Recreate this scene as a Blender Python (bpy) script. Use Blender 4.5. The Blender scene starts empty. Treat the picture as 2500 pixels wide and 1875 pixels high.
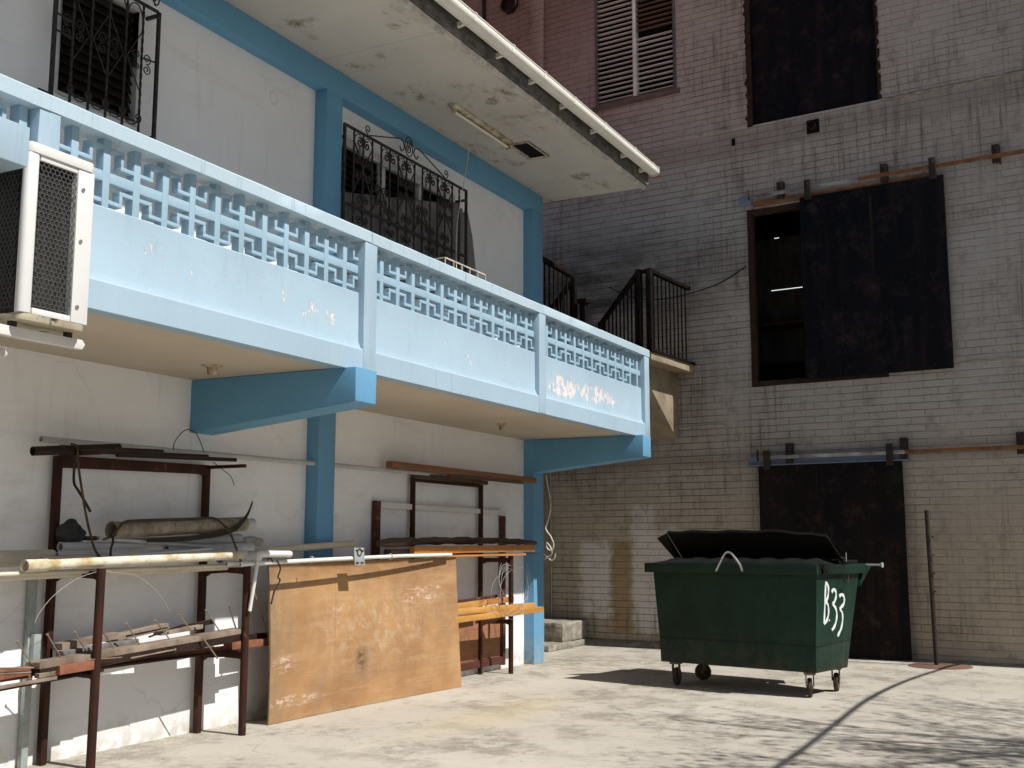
import bpy, bmesh, math, random
from mathutils import Vector, Matrix
R = math.radians
scene = bpy.context.scene
COL = scene.collection
rnd = random.Random(7)

# ------------------------------------------------------------------ camera
PITCH, YAW = 8.0363, 27.2662           # degrees: up, left of +X
cd = bpy.data.cameras.new('camera'); cam = bpy.data.objects.new('camera', cd); COL.objects.link(cam)
cam.location = (0, 0, 1.65)
cam.rotation_euler = (R(90 + PITCH), 0, R(-90 + YAW))
cd.sensor_width = 36.0; cd.lens = 2780 / 2500 * 36.0
cd.clip_start = 0.05; cd.clip_end = 800
scene.camera = cam
# ------------------------------------------------------------------ sky, sun, exposure
SUN_AZ, SUN_EL = 86.2, 51.5             # azimuth the light travels towards, elevation
w = bpy.data.worlds.new("World"); scene.world = w; w.use_nodes = True
nt = w.node_tree; bg = nt.nodes['Background']
sky = nt.nodes.new('ShaderNodeTexSky'); sky.sky_type = 'NISHITA'; sky.sun_disc = False
sky.sun_elevation = R(SUN_EL); sky.sun_rotation = R(270 - SUN_AZ)
sky.air_density = 1.0; sky.dust_density = 1.0
nt.links.new(sky.outputs[0], bg.inputs[0]); bg.inputs[1].default_value = 0.05
sl = bpy.data.lights.new('sun', 'SUN'); sl.energy = 5.0; sl.angle = R(0.5); sl.color = (1.0, 0.96, 0.91)
so = bpy.data.objects.new('sun', sl); COL.objects.link(so)
sdir = Vector((math.cos(R(SUN_AZ)) * math.cos(R(SUN_EL)), math.sin(R(SUN_AZ)) * math.cos(R(SUN_EL)), -math.sin(R(SUN_EL))))
so.rotation_euler = sdir.to_track_quat('-Z', 'Y').to_euler(); so.location = (5, -20, 30)
scene.view_settings.view_transform = 'Standard'; scene.view_settings.look = 'None'
scene.view_settings.exposure = 0.12; scene.view_settings.gamma = 1.0
scene.render.engine = 'CYCLES'

# ------------------------------------------------------------------ materials
MATS = {}
class NB:
    def __init__(s, name):
        m = bpy.data.materials.new(name); m.use_nodes = True; s.m = m; s.t = m.node_tree; s.N = s.t.nodes; s.L = s.t.links
        s.b = s.N['Principled BSDF']; tc = s.N.new('ShaderNodeTexCoord'); s.obj = tc.outputs['Object']; s.norm = tc.outputs['Normal']
        MATS[name] = m
    def put(s, sock, v):
        if hasattr(v, 'links') or hasattr(v, 'is_linked'): s.L.new(v, sock)
        else: sock.default_value = v
    def map(s, vec, scale=(1, 1, 1), loc=(0, 0, 0), rot=(0, 0, 0)):
        n = s.N.new('ShaderNodeMapping'); s.L.new(vec, n.inputs[0]); n.inputs['Scale'].default_value = scale
        n.inputs['Location'].default_value = loc; n.inputs['Rotation'].default_value = rot; return n.outputs[0]
    def noise(s, vec, scale, detail=5, rough=0.55, dist=0):
        n = s.N.new('ShaderNodeTexNoise'); s.L.new(vec, n.inputs['Vector']); n.inputs['Scale'].default_value = scale
        n.inputs['Detail'].default_value = detail; n.inputs['Roughness'].default_value = rough; n.inputs['Distortion'].default_value = dist
        return n.outputs['Fac']
    def noisec(s, vec, scale, detail=3):
        n = s.N.new('ShaderNodeTexNoise'); s.L.new(vec, n.inputs['Vector']); n.inputs['Scale'].default_value = scale
        n.inputs['Detail'].default_value = detail; return n.outputs['Color']
    def ramp(s, f, lo, hi, a=0.0, b=1.0):
        n = s.N.new('ShaderNodeMapRange'); s.L.new(f, n.inputs[0]); n.inputs[1].default_value = lo; n.inputs[2].default_value = hi
        n.inputs[3].default_value = a; n.inputs[4].default_value = b; return n.outputs[0]
    def mix(s, f, a, b, mode='MIX'):
        n = s.N.new('ShaderNodeMix'); n.data_type = 'RGBA'; n.blend_type = mode
        s.put(n.inputs[0], f)
        for sock, v in ((n.inputs[6], a), (n.inputs[7], b)):
            if isinstance(v, (tuple, list)): sock.default_value = (*v[:3], 1)
            else: s.L.new(v, sock)
        return n.outputs[2]
    def math(s, op, a, b=0.0, c=None):
        n = s.N.new('ShaderNodeMath'); n.operation = op; s.put(n.inputs[0], a); s.put(n.inputs[1], b)
        if c is not None: s.put(n.inputs[2], c)
        return n.outputs[0]
    def sep(s, v):
        n = s.N.new('ShaderNodeSeparateXYZ'); s.L.new(v, n.inputs[0]); return n.outputs
    def comb(s, x, y, z):
        n = s.N.new('ShaderNodeCombineXYZ'); s.put(n.inputs[0], x); s.put(n.inputs[1], y); s.put(n.inputs[2], z); return n.outputs[0]
    def vadd(s, a, b, k=1.0):
        n = s.N.new('ShaderNodeVectorMath'); n.operation = 'MULTIPLY_ADD'; s.L.new(b, n.inputs[0]); n.inputs[1].default_value = (k, k, k); s.L.new(a, n.inputs[2]); return n.outputs[0]
    def band(s, c, lo, hi, soft):
        "1 between lo and hi, soft edges"
        return s.math('MULTIPLY', s.ramp(c, lo - soft, lo + soft), s.ramp(c, hi - soft, hi + soft, 1, 0))
    def blob(s, p, c, r, soft=0.4):
        "1 inside an ellipsoid at c with radii r"
        v = s.map(p, scale=tuple(1 / x for x in r), loc=tuple(-a / b for a, b in zip(c, r)))
        n = s.N.new('ShaderNodeVectorMath'); n.operation = 'LENGTH'; s.L.new(v, n.inputs[0])
        return s.ramp(n.outputs['Value'], 1 + soft, 1 - soft)
    def bump(s, h, strength=0.3, dist=0.01):
        n = s.N.new('ShaderNodeBump'); s.L.new(h, n.inputs['Height']); n.inputs['Strength'].default_value = strength
        n.inputs['Distance'].default_value = dist
        if getattr(s, 'lastn', None) is not None: s.L.new(s.lastn, n.inputs['Normal'])
        s.lastn = n.outputs[0]; s.L.new(s.lastn, s.b.inputs['Normal'])
    def fin(s, col, rough=0.8, metal=0.0, spec=None):
        s.put(s.b.inputs['Base Color'], col if not isinstance(col, tuple) else (*col, 1)); s.put(s.b.inputs['Roughness'], rough); s.put(s.b.inputs['Metallic'], metal)
        if spec is not None: s.b.inputs['Specular IOR Level'].default_value = spec
        return s.m

def simple(name, a, b=None, scale=6, lo=0.35, hi=0.65, rough=0.7, metal=0.0, bump=0.15, bs=60, spec=0.22, spots=None, stretch=(1, 1, 1), bd=0.004):
    n = NB(name); v = n.map(n.obj, scale=stretch)
    c = a
    if b is not None: c = n.mix(n.ramp(n.noise(v, scale), lo, hi), a, b)
    if spots:
        for (sc, l, h, scol) in spots: c = n.mix(n.ramp(n.noise(v, sc, 6, 0.7), l, h), c, scol)
    if bump: n.bump(n.noise(n.obj, bs, 4, 0.6), bump, bd)
    return n.fin(c, rough, metal, spec)

# painted blue render: base blue with wear, optional peeling
def blue(name, base, peel=(), dirt=0.25, soft=(1, 1, 1)):
    n = NB(name); P = n.obj
    c = n.mix(n.ramp(n.noise(P, 1.3, 4), 0.3, 0.7), base, tuple(x * 0.90 for x in base))
    c = n.mix(n.ramp(n.noise(P, 38, 4, 0.7), 0.64, 0.80), c, tuple(min(1, x * 1.25 + .05) for x in base))
    st = n.noise(n.map(P, scale=(5, 5, .7)), 2.0, 6, 0.65)
    c = n.mix(n.ramp(st, 0.58, 0.85, 0, dirt), c, (0.16, 0.22, 0.24))
    c = n.mix(n.ramp(n.noise(P, 95, 3, 0.8), 0.74, 0.80), c, (0.10, 0.16, 0.19))
    X, Y, Z = n.sep(P)
    c = n.mix(n.math('MULTIPLY', n.ramp(Z, .45, .05), n.ramp(n.noise(P, 12, 6, .75), .42, .6, 0, .7)), c, (0.42, 0.41, 0.37))
    c = n.mix(n.math('MULTIPLY', n.ramp(n.noise(P, 2.2, 4), .55, .62), n.ramp(n.noise(P, 30, 6, .8), .64, .68)), c, (0.62, 0.66, 0.68))
    c = n.mix(n.ramp(n.noise(n.map(P, scale=(9, 9, .6)), 2.2, 6, .7), .60, .74, 0, dirt * 1.4), c, (0.10, 0.13, 0.13))
    tot = None
    for (cc, rr, thr) in peel:
        k = n.math('MULTIPLY', n.blob(P, cc, rr, 0.5), 1.0)
        pn = n.noise(n.map(P, scale=(1, 1, .62)), 13, 8, 0.78)
        f = n.ramp(n.math('ADD', pn, n.math('MULTIPLY', k, thr)), 0.715, 0.735)
        f = n.math('MULTIPLY', f, n.ramp(k, 0.02, 0.1))
        tot = f if tot is None else n.math('MAXIMUM', tot, f)
    if tot is not None:
        pc = n.mix(n.noise(P, 40, 3), (0.82, 0.80, 0.80), (0.50, 0.47, 0.49))
        c = n.mix(tot, c, pc)
        n.bump(tot, 0.6, -0.004)
    n.bump(n.noise(P, 26, 5, 0.6), 0.28, 0.006)
    return n.fin(c, 0.62, 0, 0.35)
BL = (0.135, 0.34, 0.53)
blue('blue_paint', BL)
blue('blue_parapet', (0.37, 0.50, 0.60), dirt=0.22, peel=[
    ((12.3, 5.65, 3.52), (.55, .3, .17), .25), ((13.4, 5.65, 3.55), (.85, .3, .16), .23), ((13.0, 5.60, 3.25), (1.3, .3, .08), .12), ((12.2, 5.65, 3.78), (.5, .3, .1), .10),
    ((6.6, 5.65, 3.60), (1.5, .3, .17), .12), ((6.9, 5.65, 3.62), (.5, .3, .13), .13), ((7.5, 5.65, 3.55), (.35, .3, .15), .17), ((5.8, 5.65, 3.62), (.6, .3, .16), .11), ((10.3, 5.65, 3.55), (1.2, .3, .18), .13), ((9.5, 5.65, 3.66), (.2, .3, .1), .12), ((12.7, 5.6, 4.34), (2.0, .3, .05), .10), ((8.0, 5.6, 4.35), (.4, .3, .06), .14)])
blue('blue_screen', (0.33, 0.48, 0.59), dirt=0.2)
blue('blue_cap', (0.44, 0.56, 0.64), dirt=0.45)

def wallA():
    n = NB('white_render'); P = n.obj; X, Y, Z = n.sep(P)
    c = n.mix(n.ramp(n.noise(P, 0.7, 4), 0.35, 0.65), (0.84, 0.85, 0.87), (0.775, 0.78, 0.795))
    c = n.mix(n.ramp(n.noise(n.map(P, scale=(.5, 1, 3)), 1.5, 6, .65), 0.55, 0.8, 0, .35), c, (0.50, 0.47, 0.42))
    low = n.ramp(n.math('ADD', Z, n.math('MULTIPLY', n.noise(P, 3, 5), .5)), 0.28, 0.5, 0.75, 0)
    c = n.mix(n.math('MULTIPLY', low, n.ramp(n.noise(P, 9, 5), .35, .6)), c, (0.50, 0.47, 0.40))
    c = n.mix(n.ramp(n.noise(P, 24, 4, .8), 0.735, 0.76), c, (0.22, 0.2, 0.18))
    v = n.N.new('ShaderNodeTexVoronoi'); v.feature = 'DISTANCE_TO_EDGE'; v.inputs['Scale'].default_value = .55
    n.L.new(n.vadd(P, n.noisec(P, 1.6, 6), .8), v.inputs['Vector'])
    ck = n.math('MULTIPLY', n.ramp(v.outputs['Distance'], .005, .001), n.ramp(n.noise(P, .7, 3), .50, .58))
    c = n.mix(n.math('MULTIPLY', ck, .18), c, (0.28, 0.25, 0.22))
    mid = n.band(Z, .9, 2.5, .5)
    c = n.mix(n.math('MULTIPLY', mid, n.ramp(n.noise(n.map(P, scale=(.6, 1, 1.6)), 2.6, 7, .7), .50, .68, 0, .30)), c, (0.42, 0.38, 0.33))
    dr_ = n.noise(n.map(P, scale=(7, 1, .5)), 1.6, 6, .7)
    c = n.mix(n.math('MULTIPLY', n.ramp(dr_, .56, .72, 0, .28), n.ramp(n.noise(P, .6, 3), .45, .6)), c, (0.45, 0.41, 0.36))
    for cc in ((8.84, 7.31, 6.21), (14.13, 7.31, 6.19)):
        d_ = n.N.new('ShaderNodeVectorMath'); d_.operation = 'DISTANCE'; n.L.new(n.vadd(P, n.noisec(P, 9), .02), d_.inputs[0]); d_.inputs[1].default_value = (cc[0] + .01, cc[1] + .01, cc[2] + .01)
        c = n.mix(n.math('MULTIPLY', n.band(d_.outputs['Value'], .062, .070, .004), .5), c, (0.33, 0.31, 0.30))
    n.bump(n.noise(P, 7, 5, .55), 0.25, 0.012); n.bump(n.noise(P, 55, 3, .6), 0.18, 0.004)
    return n.fin(c, 0.88, 0, 0.2)
wallA()
def ceilmat(name, base, stain, amount):
    n = NB(name); P = n.obj
    c = n.mix(n.ramp(n.noise(P, 0.9, 4), 0.35, 0.65), base, tuple(x * .88 for x in base))
    a = n.ramp(n.noise(P, 1.5, 5, .6), 0.52, 0.62); b = n.ramp(n.noise(n.map(P, scale=(.8, 1.3, 1)), 4, 9, .8), 0.47, 0.60)
    c = n.mix(n.math('MULTIPLY', n.math('MULTIPLY', a, b), amount), c, stain)
    X, Y, Z = n.sep(P)
    ln = n.math('PINGPONG', n.math('ADD', X, .35), 1.22)
    c = n.mix(n.ramp(ln, 0.010, 0.002, 0, .45 * min(1, amount * 1.3)), c, (0.25, 0.22, 0.17))
    n.bump(n.noise(P, 12, 5), 0.2, 0.006)
    return n.fin(c, 0.9, 0, 0.2)
ceilmat('eave_soffit', (0.56, 0.54, 0.50), (0.20, 0.15, 0.10), 1.0)
ceilmat('slab_soffit', (0.56, 0.49, 0.40), (0.45, 0.37, 0.27), 0.35)

def brick():
    n = NB('painted_brick'); P = n.obj; X, Y, Z = n.sep(P)
    Pw = n.vadd(P, n.noisec(P, 1.7), 0.018)
    Xw, Yw, Zw = n.sep(Pw)
    bv = n.comb(Yw, n.math('ADD', Zw, 0.002), 0.0)
    def bk(ms, smooth):
        t = n.N.new('ShaderNodeTexBrick'); n.L.new(bv, t.inputs['Vector']); t.offset = 0.5; t.squash = 1
        t.inputs['Scale'].default_value = 1; t.inputs['Mortar Size'].default_value = ms; t.inputs['Mortar Smooth'].default_value = smooth
        t.inputs['Bias'].default_value = 0; t.inputs['Brick Width'].default_value = .408; t.inputs['Row Height'].default_value = .1065
        t.inputs['Color1'].default_value = (1, 1, 1, 1); t.inputs['Color2'].default_value = (.86, .86, .86, 1); t.inputs['Mortar'].default_value = (.5, .5, .5, 1)
        return t
    t = bk(0.0045, 0.35); t2 = bk(0.009, 1.0)
    big = n.noise(P, 0.45, 4, .6)
    grey = (0.445, 0.418, 0.395); tan = (0.45, 0.365, 0.255); pink = (0.27, 0.20, 0.195)
    c = n.mix(n.ramp(big, .42, .58), grey, (0.40, 0.365, 0.335))
    ty = n.ramp(n.math('ADD', Z, n.math('MULTIPLY', big, 2.0)), 4.9, 2.6)
    c = n.mix(n.math('MULTIPLY', ty, .6), c, tan)
    # pinkish/orange bounce light off the roof, painted in high on the far part
    pk = n.math('MULTIPLY', n.ramp(Y, 5.0, 7.6), n.ramp(Z, 8.6, 11.2))
    c = n.mix(n.math('MULTIPLY', pk, .85), c, (0.185, 0.095, 0.062))
    pk2 = n.math('MULTIPLY', n.ramp(Y, 4.5, 6.5), n.ramp(Z, 6.0, 8.4))
    c = n.mix(n.math('MULTIPLY', pk2, .40), c, (0.33, 0.235, 0.235))
    # brick to brick variation
    c = n.mix(.45, c, t.outputs['Color'], 'MULTIPLY')
    # repainted pale patches low on the left
    def rect(y0, y1, z0, z1, s=.05):
        j = n.math('MULTIPLY_ADD', n.noise(P, 5, 4), .25, -.12)
        return n.math('MULTIPLY', n.band(n.math('ADD', Y, j), y0, y1, s), n.band(n.math('ADD', Z, j), z0, z1, s))
    pale = (0.66, 0.62, 0.60)
    for (a, b_, cc, d, k) in [(6.40, 6.98, .45, 1.70, .85), (5.1, 5.98, .25, 1.9, .8), (5.6, 6.0, 1.7, 2.3, .6)]:
        c = n.mix(n.math('MULTIPLY', rect(a, b_, cc, d), k), c, pale)
    c = n.mix(n.math('MULTIPLY', rect(6.02, 6.40, .2, 1.7), .8), c, (0.32, 0.22, 0.11))
    c = n.mix(n.math('MULTIPLY', rect(3.85, 4.95, .1, 1.9), .35), c, (0.34, 0.28, 0.20))
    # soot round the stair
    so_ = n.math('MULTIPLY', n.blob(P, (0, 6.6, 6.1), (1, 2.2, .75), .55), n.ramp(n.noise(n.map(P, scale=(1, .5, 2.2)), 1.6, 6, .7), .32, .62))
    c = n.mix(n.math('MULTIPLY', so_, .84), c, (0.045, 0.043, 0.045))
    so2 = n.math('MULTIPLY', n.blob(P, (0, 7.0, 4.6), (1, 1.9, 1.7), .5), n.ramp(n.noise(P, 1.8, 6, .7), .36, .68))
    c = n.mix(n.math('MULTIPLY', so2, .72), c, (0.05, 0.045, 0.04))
    # drip streaks
    st = n.noise(n.map(P, scale=(1, 9, .55)), 1.5, 7, .7)
    reg = n.ramp(n.noise(n.map(P, scale=(1, .8, .8)), .55, 3), .42, .62)
    c = n.mix(n.math('MULTIPLY', n.ramp(st, .50, .66), n.math('MULTIPLY', reg, .80)), c, (0.09, 0.075, 0.06))
    # grime specks and blotches
    c = n.mix(n.ramp(n.noise(P, 3.2, 8, .75), .52, .72, 0, .55), c, (0.085, 0.075, 0.065))
    c = n.mix(n.ramp(n.noise(P, 30, 4, .75), .68, .76, 0, .8), c, (0.05, 0.045, 0.04))
    # pale chips on joints, plus raking sun highlights painted in on the right
    c = n.mix(n.math('MULTIPLY', n.ramp(t2.outputs['Fac'], .2, .8), n.math('MAXIMUM', n.ramp(n.noise(P, 1.1, 4), .52, .66, 0, .45), n.math('MULTIPLY', n.ramp(Y, 1.6, .9), n.ramp(n.noise(P, 1.6, 4), .40, .54, 0, .75)))), c, (0.60, 0.55, 0.50))
    # joints: fade in and out
    jm = n.math('MULTIPLY', n.ramp(n.noise(P, .9, 4), .36, .62, .25, .95), n.ramp(Y, 1.0, 4.5, .6, 1.0))
    hz = n.math('PINGPONG', n.math('ADD', Zw, 0.002), .05325)
    hl = n.ramp(hz, .0062, .0030)
    jv = n.ramp(n.noise(P, 1.3, 4), .45, .70, .03, .6)
    c = n.mix(n.math('MULTIPLY', t.outputs['Fac'], jv), c, (0.06, 0.05, 0.04))
    c = n.mix(n.math('MULTIPLY', hl, n.math('MULTIPLY', jm, .85)), c, (0.045, 0.036, 0.028))
    # horizontal concrete tie beams
    for z0, z1 in ((2.93, 3.18), (8.05, 8.43)):
        c = n.mix(n.math('MULTIPLY', n.band(n.math('ADD', Z, n.math('MULTIPLY', n.noise(P, 2, 4), .1)), z0, z1, .05), .35), c, (0.17, 0.15, 0.13))
    h = n.math('SUBTRACT', 1.0, t2.outputs['Fac'])
    n.bump(h, 0.65, 0.012); n.bump(n.noise(P, 16, 6, .65), 0.40, 0.010)
    return n.fin(c, 0.85, 0, 0.2)
brick()

def ground():
    n = NB('concrete_yard'); P = n.obj; X, Y, Z = n.sep(P)
    c = n.mix(n.ramp(n.noise(P, .35, 5), .35, .65), (0.50, 0.462, 0.398), (0.425, 0.39, 0.333))
    a = n.ramp(n.noise(n.vadd(P, n.noisec(P, 1.5), .5), .55, 6, .6), .38, .56)
    b = n.ramp(n.noise(n.vadd(P, n.noisec(P, 3), .25), 2.2, 9, .76), .46, .58)
    c = n.mix(n.math('MULTIPLY', n.math('MULTIPLY', a, b), .62), c, (0.19, 0.17, 0.135))
    a2 = n.ramp(n.noise(P, 1.1, 5), .47, .60); b2 = n.ramp(n.noise(P, 7, 8, .8), .5, .6)
    c = n.mix(n.math('MULTIPLY', n.math('MULTIPLY', a2, b2), .85), c, (0.20, 0.18, 0.145))
    c = n.mix(n.ramp(n.noise(P, 14, 8, .8), .56, .66, 0, .38), c, (0.62, 0.59, 0.53))
    c = n.mix(n.ramp(n.noise(P, 60, 4, .8), .68, .74, 0, .6), c, (0.16, 0.14, 0.12))
    # yellowish smears and an old chalk line
    c = n.mix(n.math('MULTIPLY', n.blob(P, (10.2, 5.4, 0), (1.3, .35, 1), .5), .35), c, (0.52, 0.44, 0.26))
    c = n.mix(n.math('MULTIPLY', n.blob(P, (14.8, 6.6, 0), (.8, .6, 1), .5), n.ramp(n.noise(P, 5, 5), .45, .6, 0, .6)), c, (0.24, 0.20, 0.12))
    # rust by the disc foot, grime along walls
    c = n.mix(n.math('MULTIPLY', n.band(Y, 7.05, 7.5, .12), n.ramp(n.noise(P, 6, 6), .4, .6, 0, .5)), c, (0.30, 0.27, 0.2))
    for (ax_, ay_, bx_, by_) in ((7.89, 5.57, 7.81, 4.3), (7.7, 5.56, 8.6, 5.53), (11.0, 5.3, 11.3, 6.4)):
        L_ = math.hypot(bx_ - ax_, by_ - ay_); ux, uy = (bx_ - ax_) / L_, (by_ - ay_) / L_
        q = n.map(n.vadd(P, n.noisec(P, 2), .03), rot=(0, 0, 0))
        QX, QY, QZ = n.sep(q)
        al = n.math('ADD', n.math('MULTIPLY', QX, ux), n.math('MULTIPLY', QY, uy)); pe = n.math('ADD', n.math('MULTIPLY', QX, -uy), n.math('MULTIPLY', QY, ux))
        a0 = ax_ * ux + ay_ * uy + .015; p0 = -ax_ * uy + ay_ * ux + .0
        c = n.mix(n.math('MULTIPLY', n.math('MULTIPLY', n.band(al, a0, a0 + L_, .05), n.band(pe, p0 - .012, p0 + .030, .012)), .4), c, (0.58, 0.52, 0.36))
    # hairline cracks
    v = n.N.new('ShaderNodeTexVoronoi'); v.feature = 'DISTANCE_TO_EDGE'; v.inputs['Scale'].default_value = .42
    n.L.new(n.vadd(P, n.noisec(P, 1.2, 6), .9), v.inputs['Vector'])
    ck = n.math('MULTIPLY', n.ramp(v.outputs['Distance'], .006, .0015), n.ramp(n.noise(P, .5, 3), .48, .56))
    c = n.mix(n.math('MULTIPLY', ck, .3), c, (0.16, 0.14, 0.11))
    n.bump(n.noise(P, 2.2, 5), 0.35, 0.02); n.bump(n.noise(P, 45, 5, .65), 0.35, 0.005); n.bump(ck, -.4, .005)
    return n.fin(c, 0.9, 0, 0.25)
ground()
simple('rough_concrete', (0.36, 0.33, 0.27), (0.20, 0.18, 0.15), 7, rough=.95, bump=.7, bs=22, bd=.02, spots=[(16, .6, .7, (.12, .11, .09))])
simple('old_concrete', (0.33, 0.275, 0.195), (0.22, 0.18, 0.125), 3, rough=.95, bump=.4, bs=25, bd=.01, spots=[(9, .6, .72, (.10, .09, .07))])
simple('fascia_concrete', (0.17, 0.165, 0.16), (0.075, 0.073, 0.072), 5, rough=.95, bump=.4, bs=25, stretch=(1, 1, 2.2), spots=[(14, .6, .7, (.32, .31, .30))])
simple('drip_edge', (0.60, 0.575, 0.54), (0.40, 0.38, 0.35), 8, rough=.9, bump=.5, bs=30, bd=.01, spots=[(22, .58, .66, (.16, .15, .14))])
simple('gutter_plastic', (0.78, 0.77, 0.71), (0.70, 0.69, 0.63), 3, rough=.42, bump=.04, spots=[(12, .68, .8, (.45, .42, .36))])
simple('roof_sheet', (0.42, 0.15, 0.07), (0.34, 0.12, 0.06), 2, rough=.6)
simple('black_iron', (0.018, 0.018, 0.02), (0.055, 0.05, 0.048), 20, rough=.55, bump=.35, bs=90, spots=[(60, .66, .74, (.20, .19, .19))])
simple('stair_iron', (0.006, 0.005, 0.005), (0.016, 0.012, 0.010), 8, rough=.75, bump=.2, spec=.05)
simple('jalousie', (0.009, 0.007, 0.006), (0.017, 0.012, 0.009), 6, rough=.4)
simple('dark_void', (0.004, 0.004, 0.005), rough=.9, bump=0)
simple('grey_board', (0.235, 0.22, 0.215), (0.13, 0.12, 0.115), 3, rough=.9, bump=.3, stretch=(3, 3, .7), spots=[(10, .56, .72, (.055, .05, .05)), (4, .62, .8, (.36, .34, .33))])
simple('white_trim', (0.62, 0.62, 0.62), (0.5, 0.5, 0.5), 4, rough=.7)
simple('white_wire', (0.70, 0.66, 0.60), (0.45, 0.36, 0.28), 12, rough=.6)
simple('ac_metal', (0.70, 0.71, 0.71), (0.65, 0.65, 0.64), 2, rough=.38, bump=.03, spots=[(10, .68, .82, (.46, .42, .33))])
simple('ac_grille', (0.085, 0.088, 0.088), rough=.5, bump=0)
simple('ac_coil', (0.010, 0.010, 0.010), (0.06, 0.058, 0.052), 5, rough=.45, metal=.1, bump=.9, bs=6, stretch=(30, 30, 1), bd=.01)
simple('ac_base', (0.46, 0.42, 0.32), (0.30, 0.26, 0.18), 5, rough=.7, spots=[(7, .56, .64, (.03, .022, .015))])
simple('bracket_paint', (0.72, 0.71, 0.69), (0.62, 0.60, 0.57), 3, rough=.45)
simple('rust_leg', (0.056, 0.017, 0.010), (0.028, 0.011, 0.008), 5, rough=.6, bump=.35, bs=70, stretch=(1, 1, .5), spots=[(18, .62, .72, (.20, .10, .06)), (45, .66, .74, (.02, .012, .01))])
simple('rust_bright', (0.29, 0.115, 0.065), (0.17, 0.065, 0.04), 6, rough=.75, bump=.4, bs=50, spots=[(25, .62, .7, (.45, .33, .24)), (14, .6, .7, (.05, .025, .018))])
simple('rust_plate', (0.29, 0.235, 0.185), (0.16, 0.115, 0.085), 5, rough=.8, bump=.4, bs=50, spots=[(18, .6, .68, (.15, .09, .06)), (40, .64, .7, (.06, .04, .03))])
simple('dark_steel', (0.016, 0.010, 0.008), (0.034, 0.018, 0.013), 9, rough=.6, bump=.3, spots=[(20, .64, .74, (.10, .065, .045))])
simple('pvc_white', (0.74, 0.74, 0.72), (0.66, 0.66, 0.63), 5, rough=.4, bump=.05, spots=[(26, .64, .74, (.42, .38, .30))])
simple('pvc_grey', (0.50, 0.51, 0.53), (0.42, 0.43, 0.45), 4, rough=.5, bump=.05, spots=[(30, .62, .72, (.25, .24, .23))])
simple('pvc_cream', (0.60, 0.56, 0.46), (0.50, 0.46, 0.37), 4, rough=.5, bump=.05, spots=[(20, .62, .74, (.30, .25, .17))])
simple('pvc_stained', (0.68, 0.645, 0.54), (0.44, 0.34, 0.17), 5, lo=.46, hi=.68, rough=.6, bump=.35, bs=60, stretch=(1.2, 2, 2), spots=[(45, .56, .66, (.25, .18, .08))])
simple('fibre_pipe', (0.34, 0.30, 0.24), (0.20, 0.17, 0.12), 9, rough=.95, bump=.6, bs=50, spots=[(30, .56, .66, (.08, .06, .045)), (14, .6, .72, (.45, .41, .34))])
simple('rubber', (0.022, 0.019, 0.017), (0.04, 0.03, 0.024), 9, rough=.6)
simple('rubber_brown', (0.10, 0.065, 0.035), (0.05, 0.035, 0.02), 9, rough=.7)
simple('tarp', (0.045, 0.052, 0.052), (0.022, 0.024, 0.025), 6, rough=.75, bump=.6, bs=12, bd=.02)
simple('cloth_bag', (0.42, 0.40, 0.36), (0.28, 0.265, 0.24), 8, rough=.95, bump=.7, bs=14, bd=.02)
simple('thin_wire', (0.42, 0.39, 0.34), rough=.6, bump=0)
simple('grey_wire', (0.36, 0.36, 0.36), rough=.5, bump=0)
simple('white_cable', (0.70, 0.69, 0.64), (0.5, 0.47, 0.4), 10, rough=.6, bump=0)
simple('galvanised', (0.42, 0.46, 0.45), (0.30, 0.34, 0.33), 7, rough=.5, metal=.2, spots=[(18, .6, .72, (.2, .21, .2))])
def wood(name, a, b, dark, spec=.3, knots=.5):
    n = NB(name); P = n.obj
    g = n.noise(n.map(P, scale=(.7, 9, 9)), 4, 7, .65, .6)
    c = n.mix(n.ramp(g, .35, .65), a, b)
    c = n.mix(n.ramp(n.noise(n.map(P, scale=(.5, 3, 3)), 5, 6, .7), .56, .72, 0, knots), c, dark)
    n.bump(g, .3, .004); n.bump(n.noise(P, 60, 4), .15, .002)
    return n.fin(c, .7, 0, spec)
wood('lumber_orange', (0.50, 0.225, 0.068), (0.41, 0.165, 0.042), (0.17, 0.055, 0.02))
wood('lumber_yellow', (0.56, 0.30, 0.085), (0.46, 0.225, 0.055), (0.20, 0.085, 0.03))
wood('lumber_brown', (0.27, 0.135, 0.070), (0.19, 0.085, 0.043), (0.06, 0.03, 0.02))
wood('log_dark', (0.060, 0.038, 0.026), (0.12, 0.085, 0.06), (0.014, 0.01, 0.008), knots=.9)
wood('dark_frame_wood', (0.10, 0.030, 0.022), (0.065, 0.022, 0.018), (0.35, 0.30, 0.27), knots=.45)
wood('white_frame_wood', (0.70, 0.69, 0.68), (0.62, 0.61, 0.60), (0.18, 0.13, 0.1), knots=.6)
wood('brown_panel', (0.32, 0.155, 0.080), (0.26, 0.12, 0.06), (0.12, 0.05, 0.025))
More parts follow.
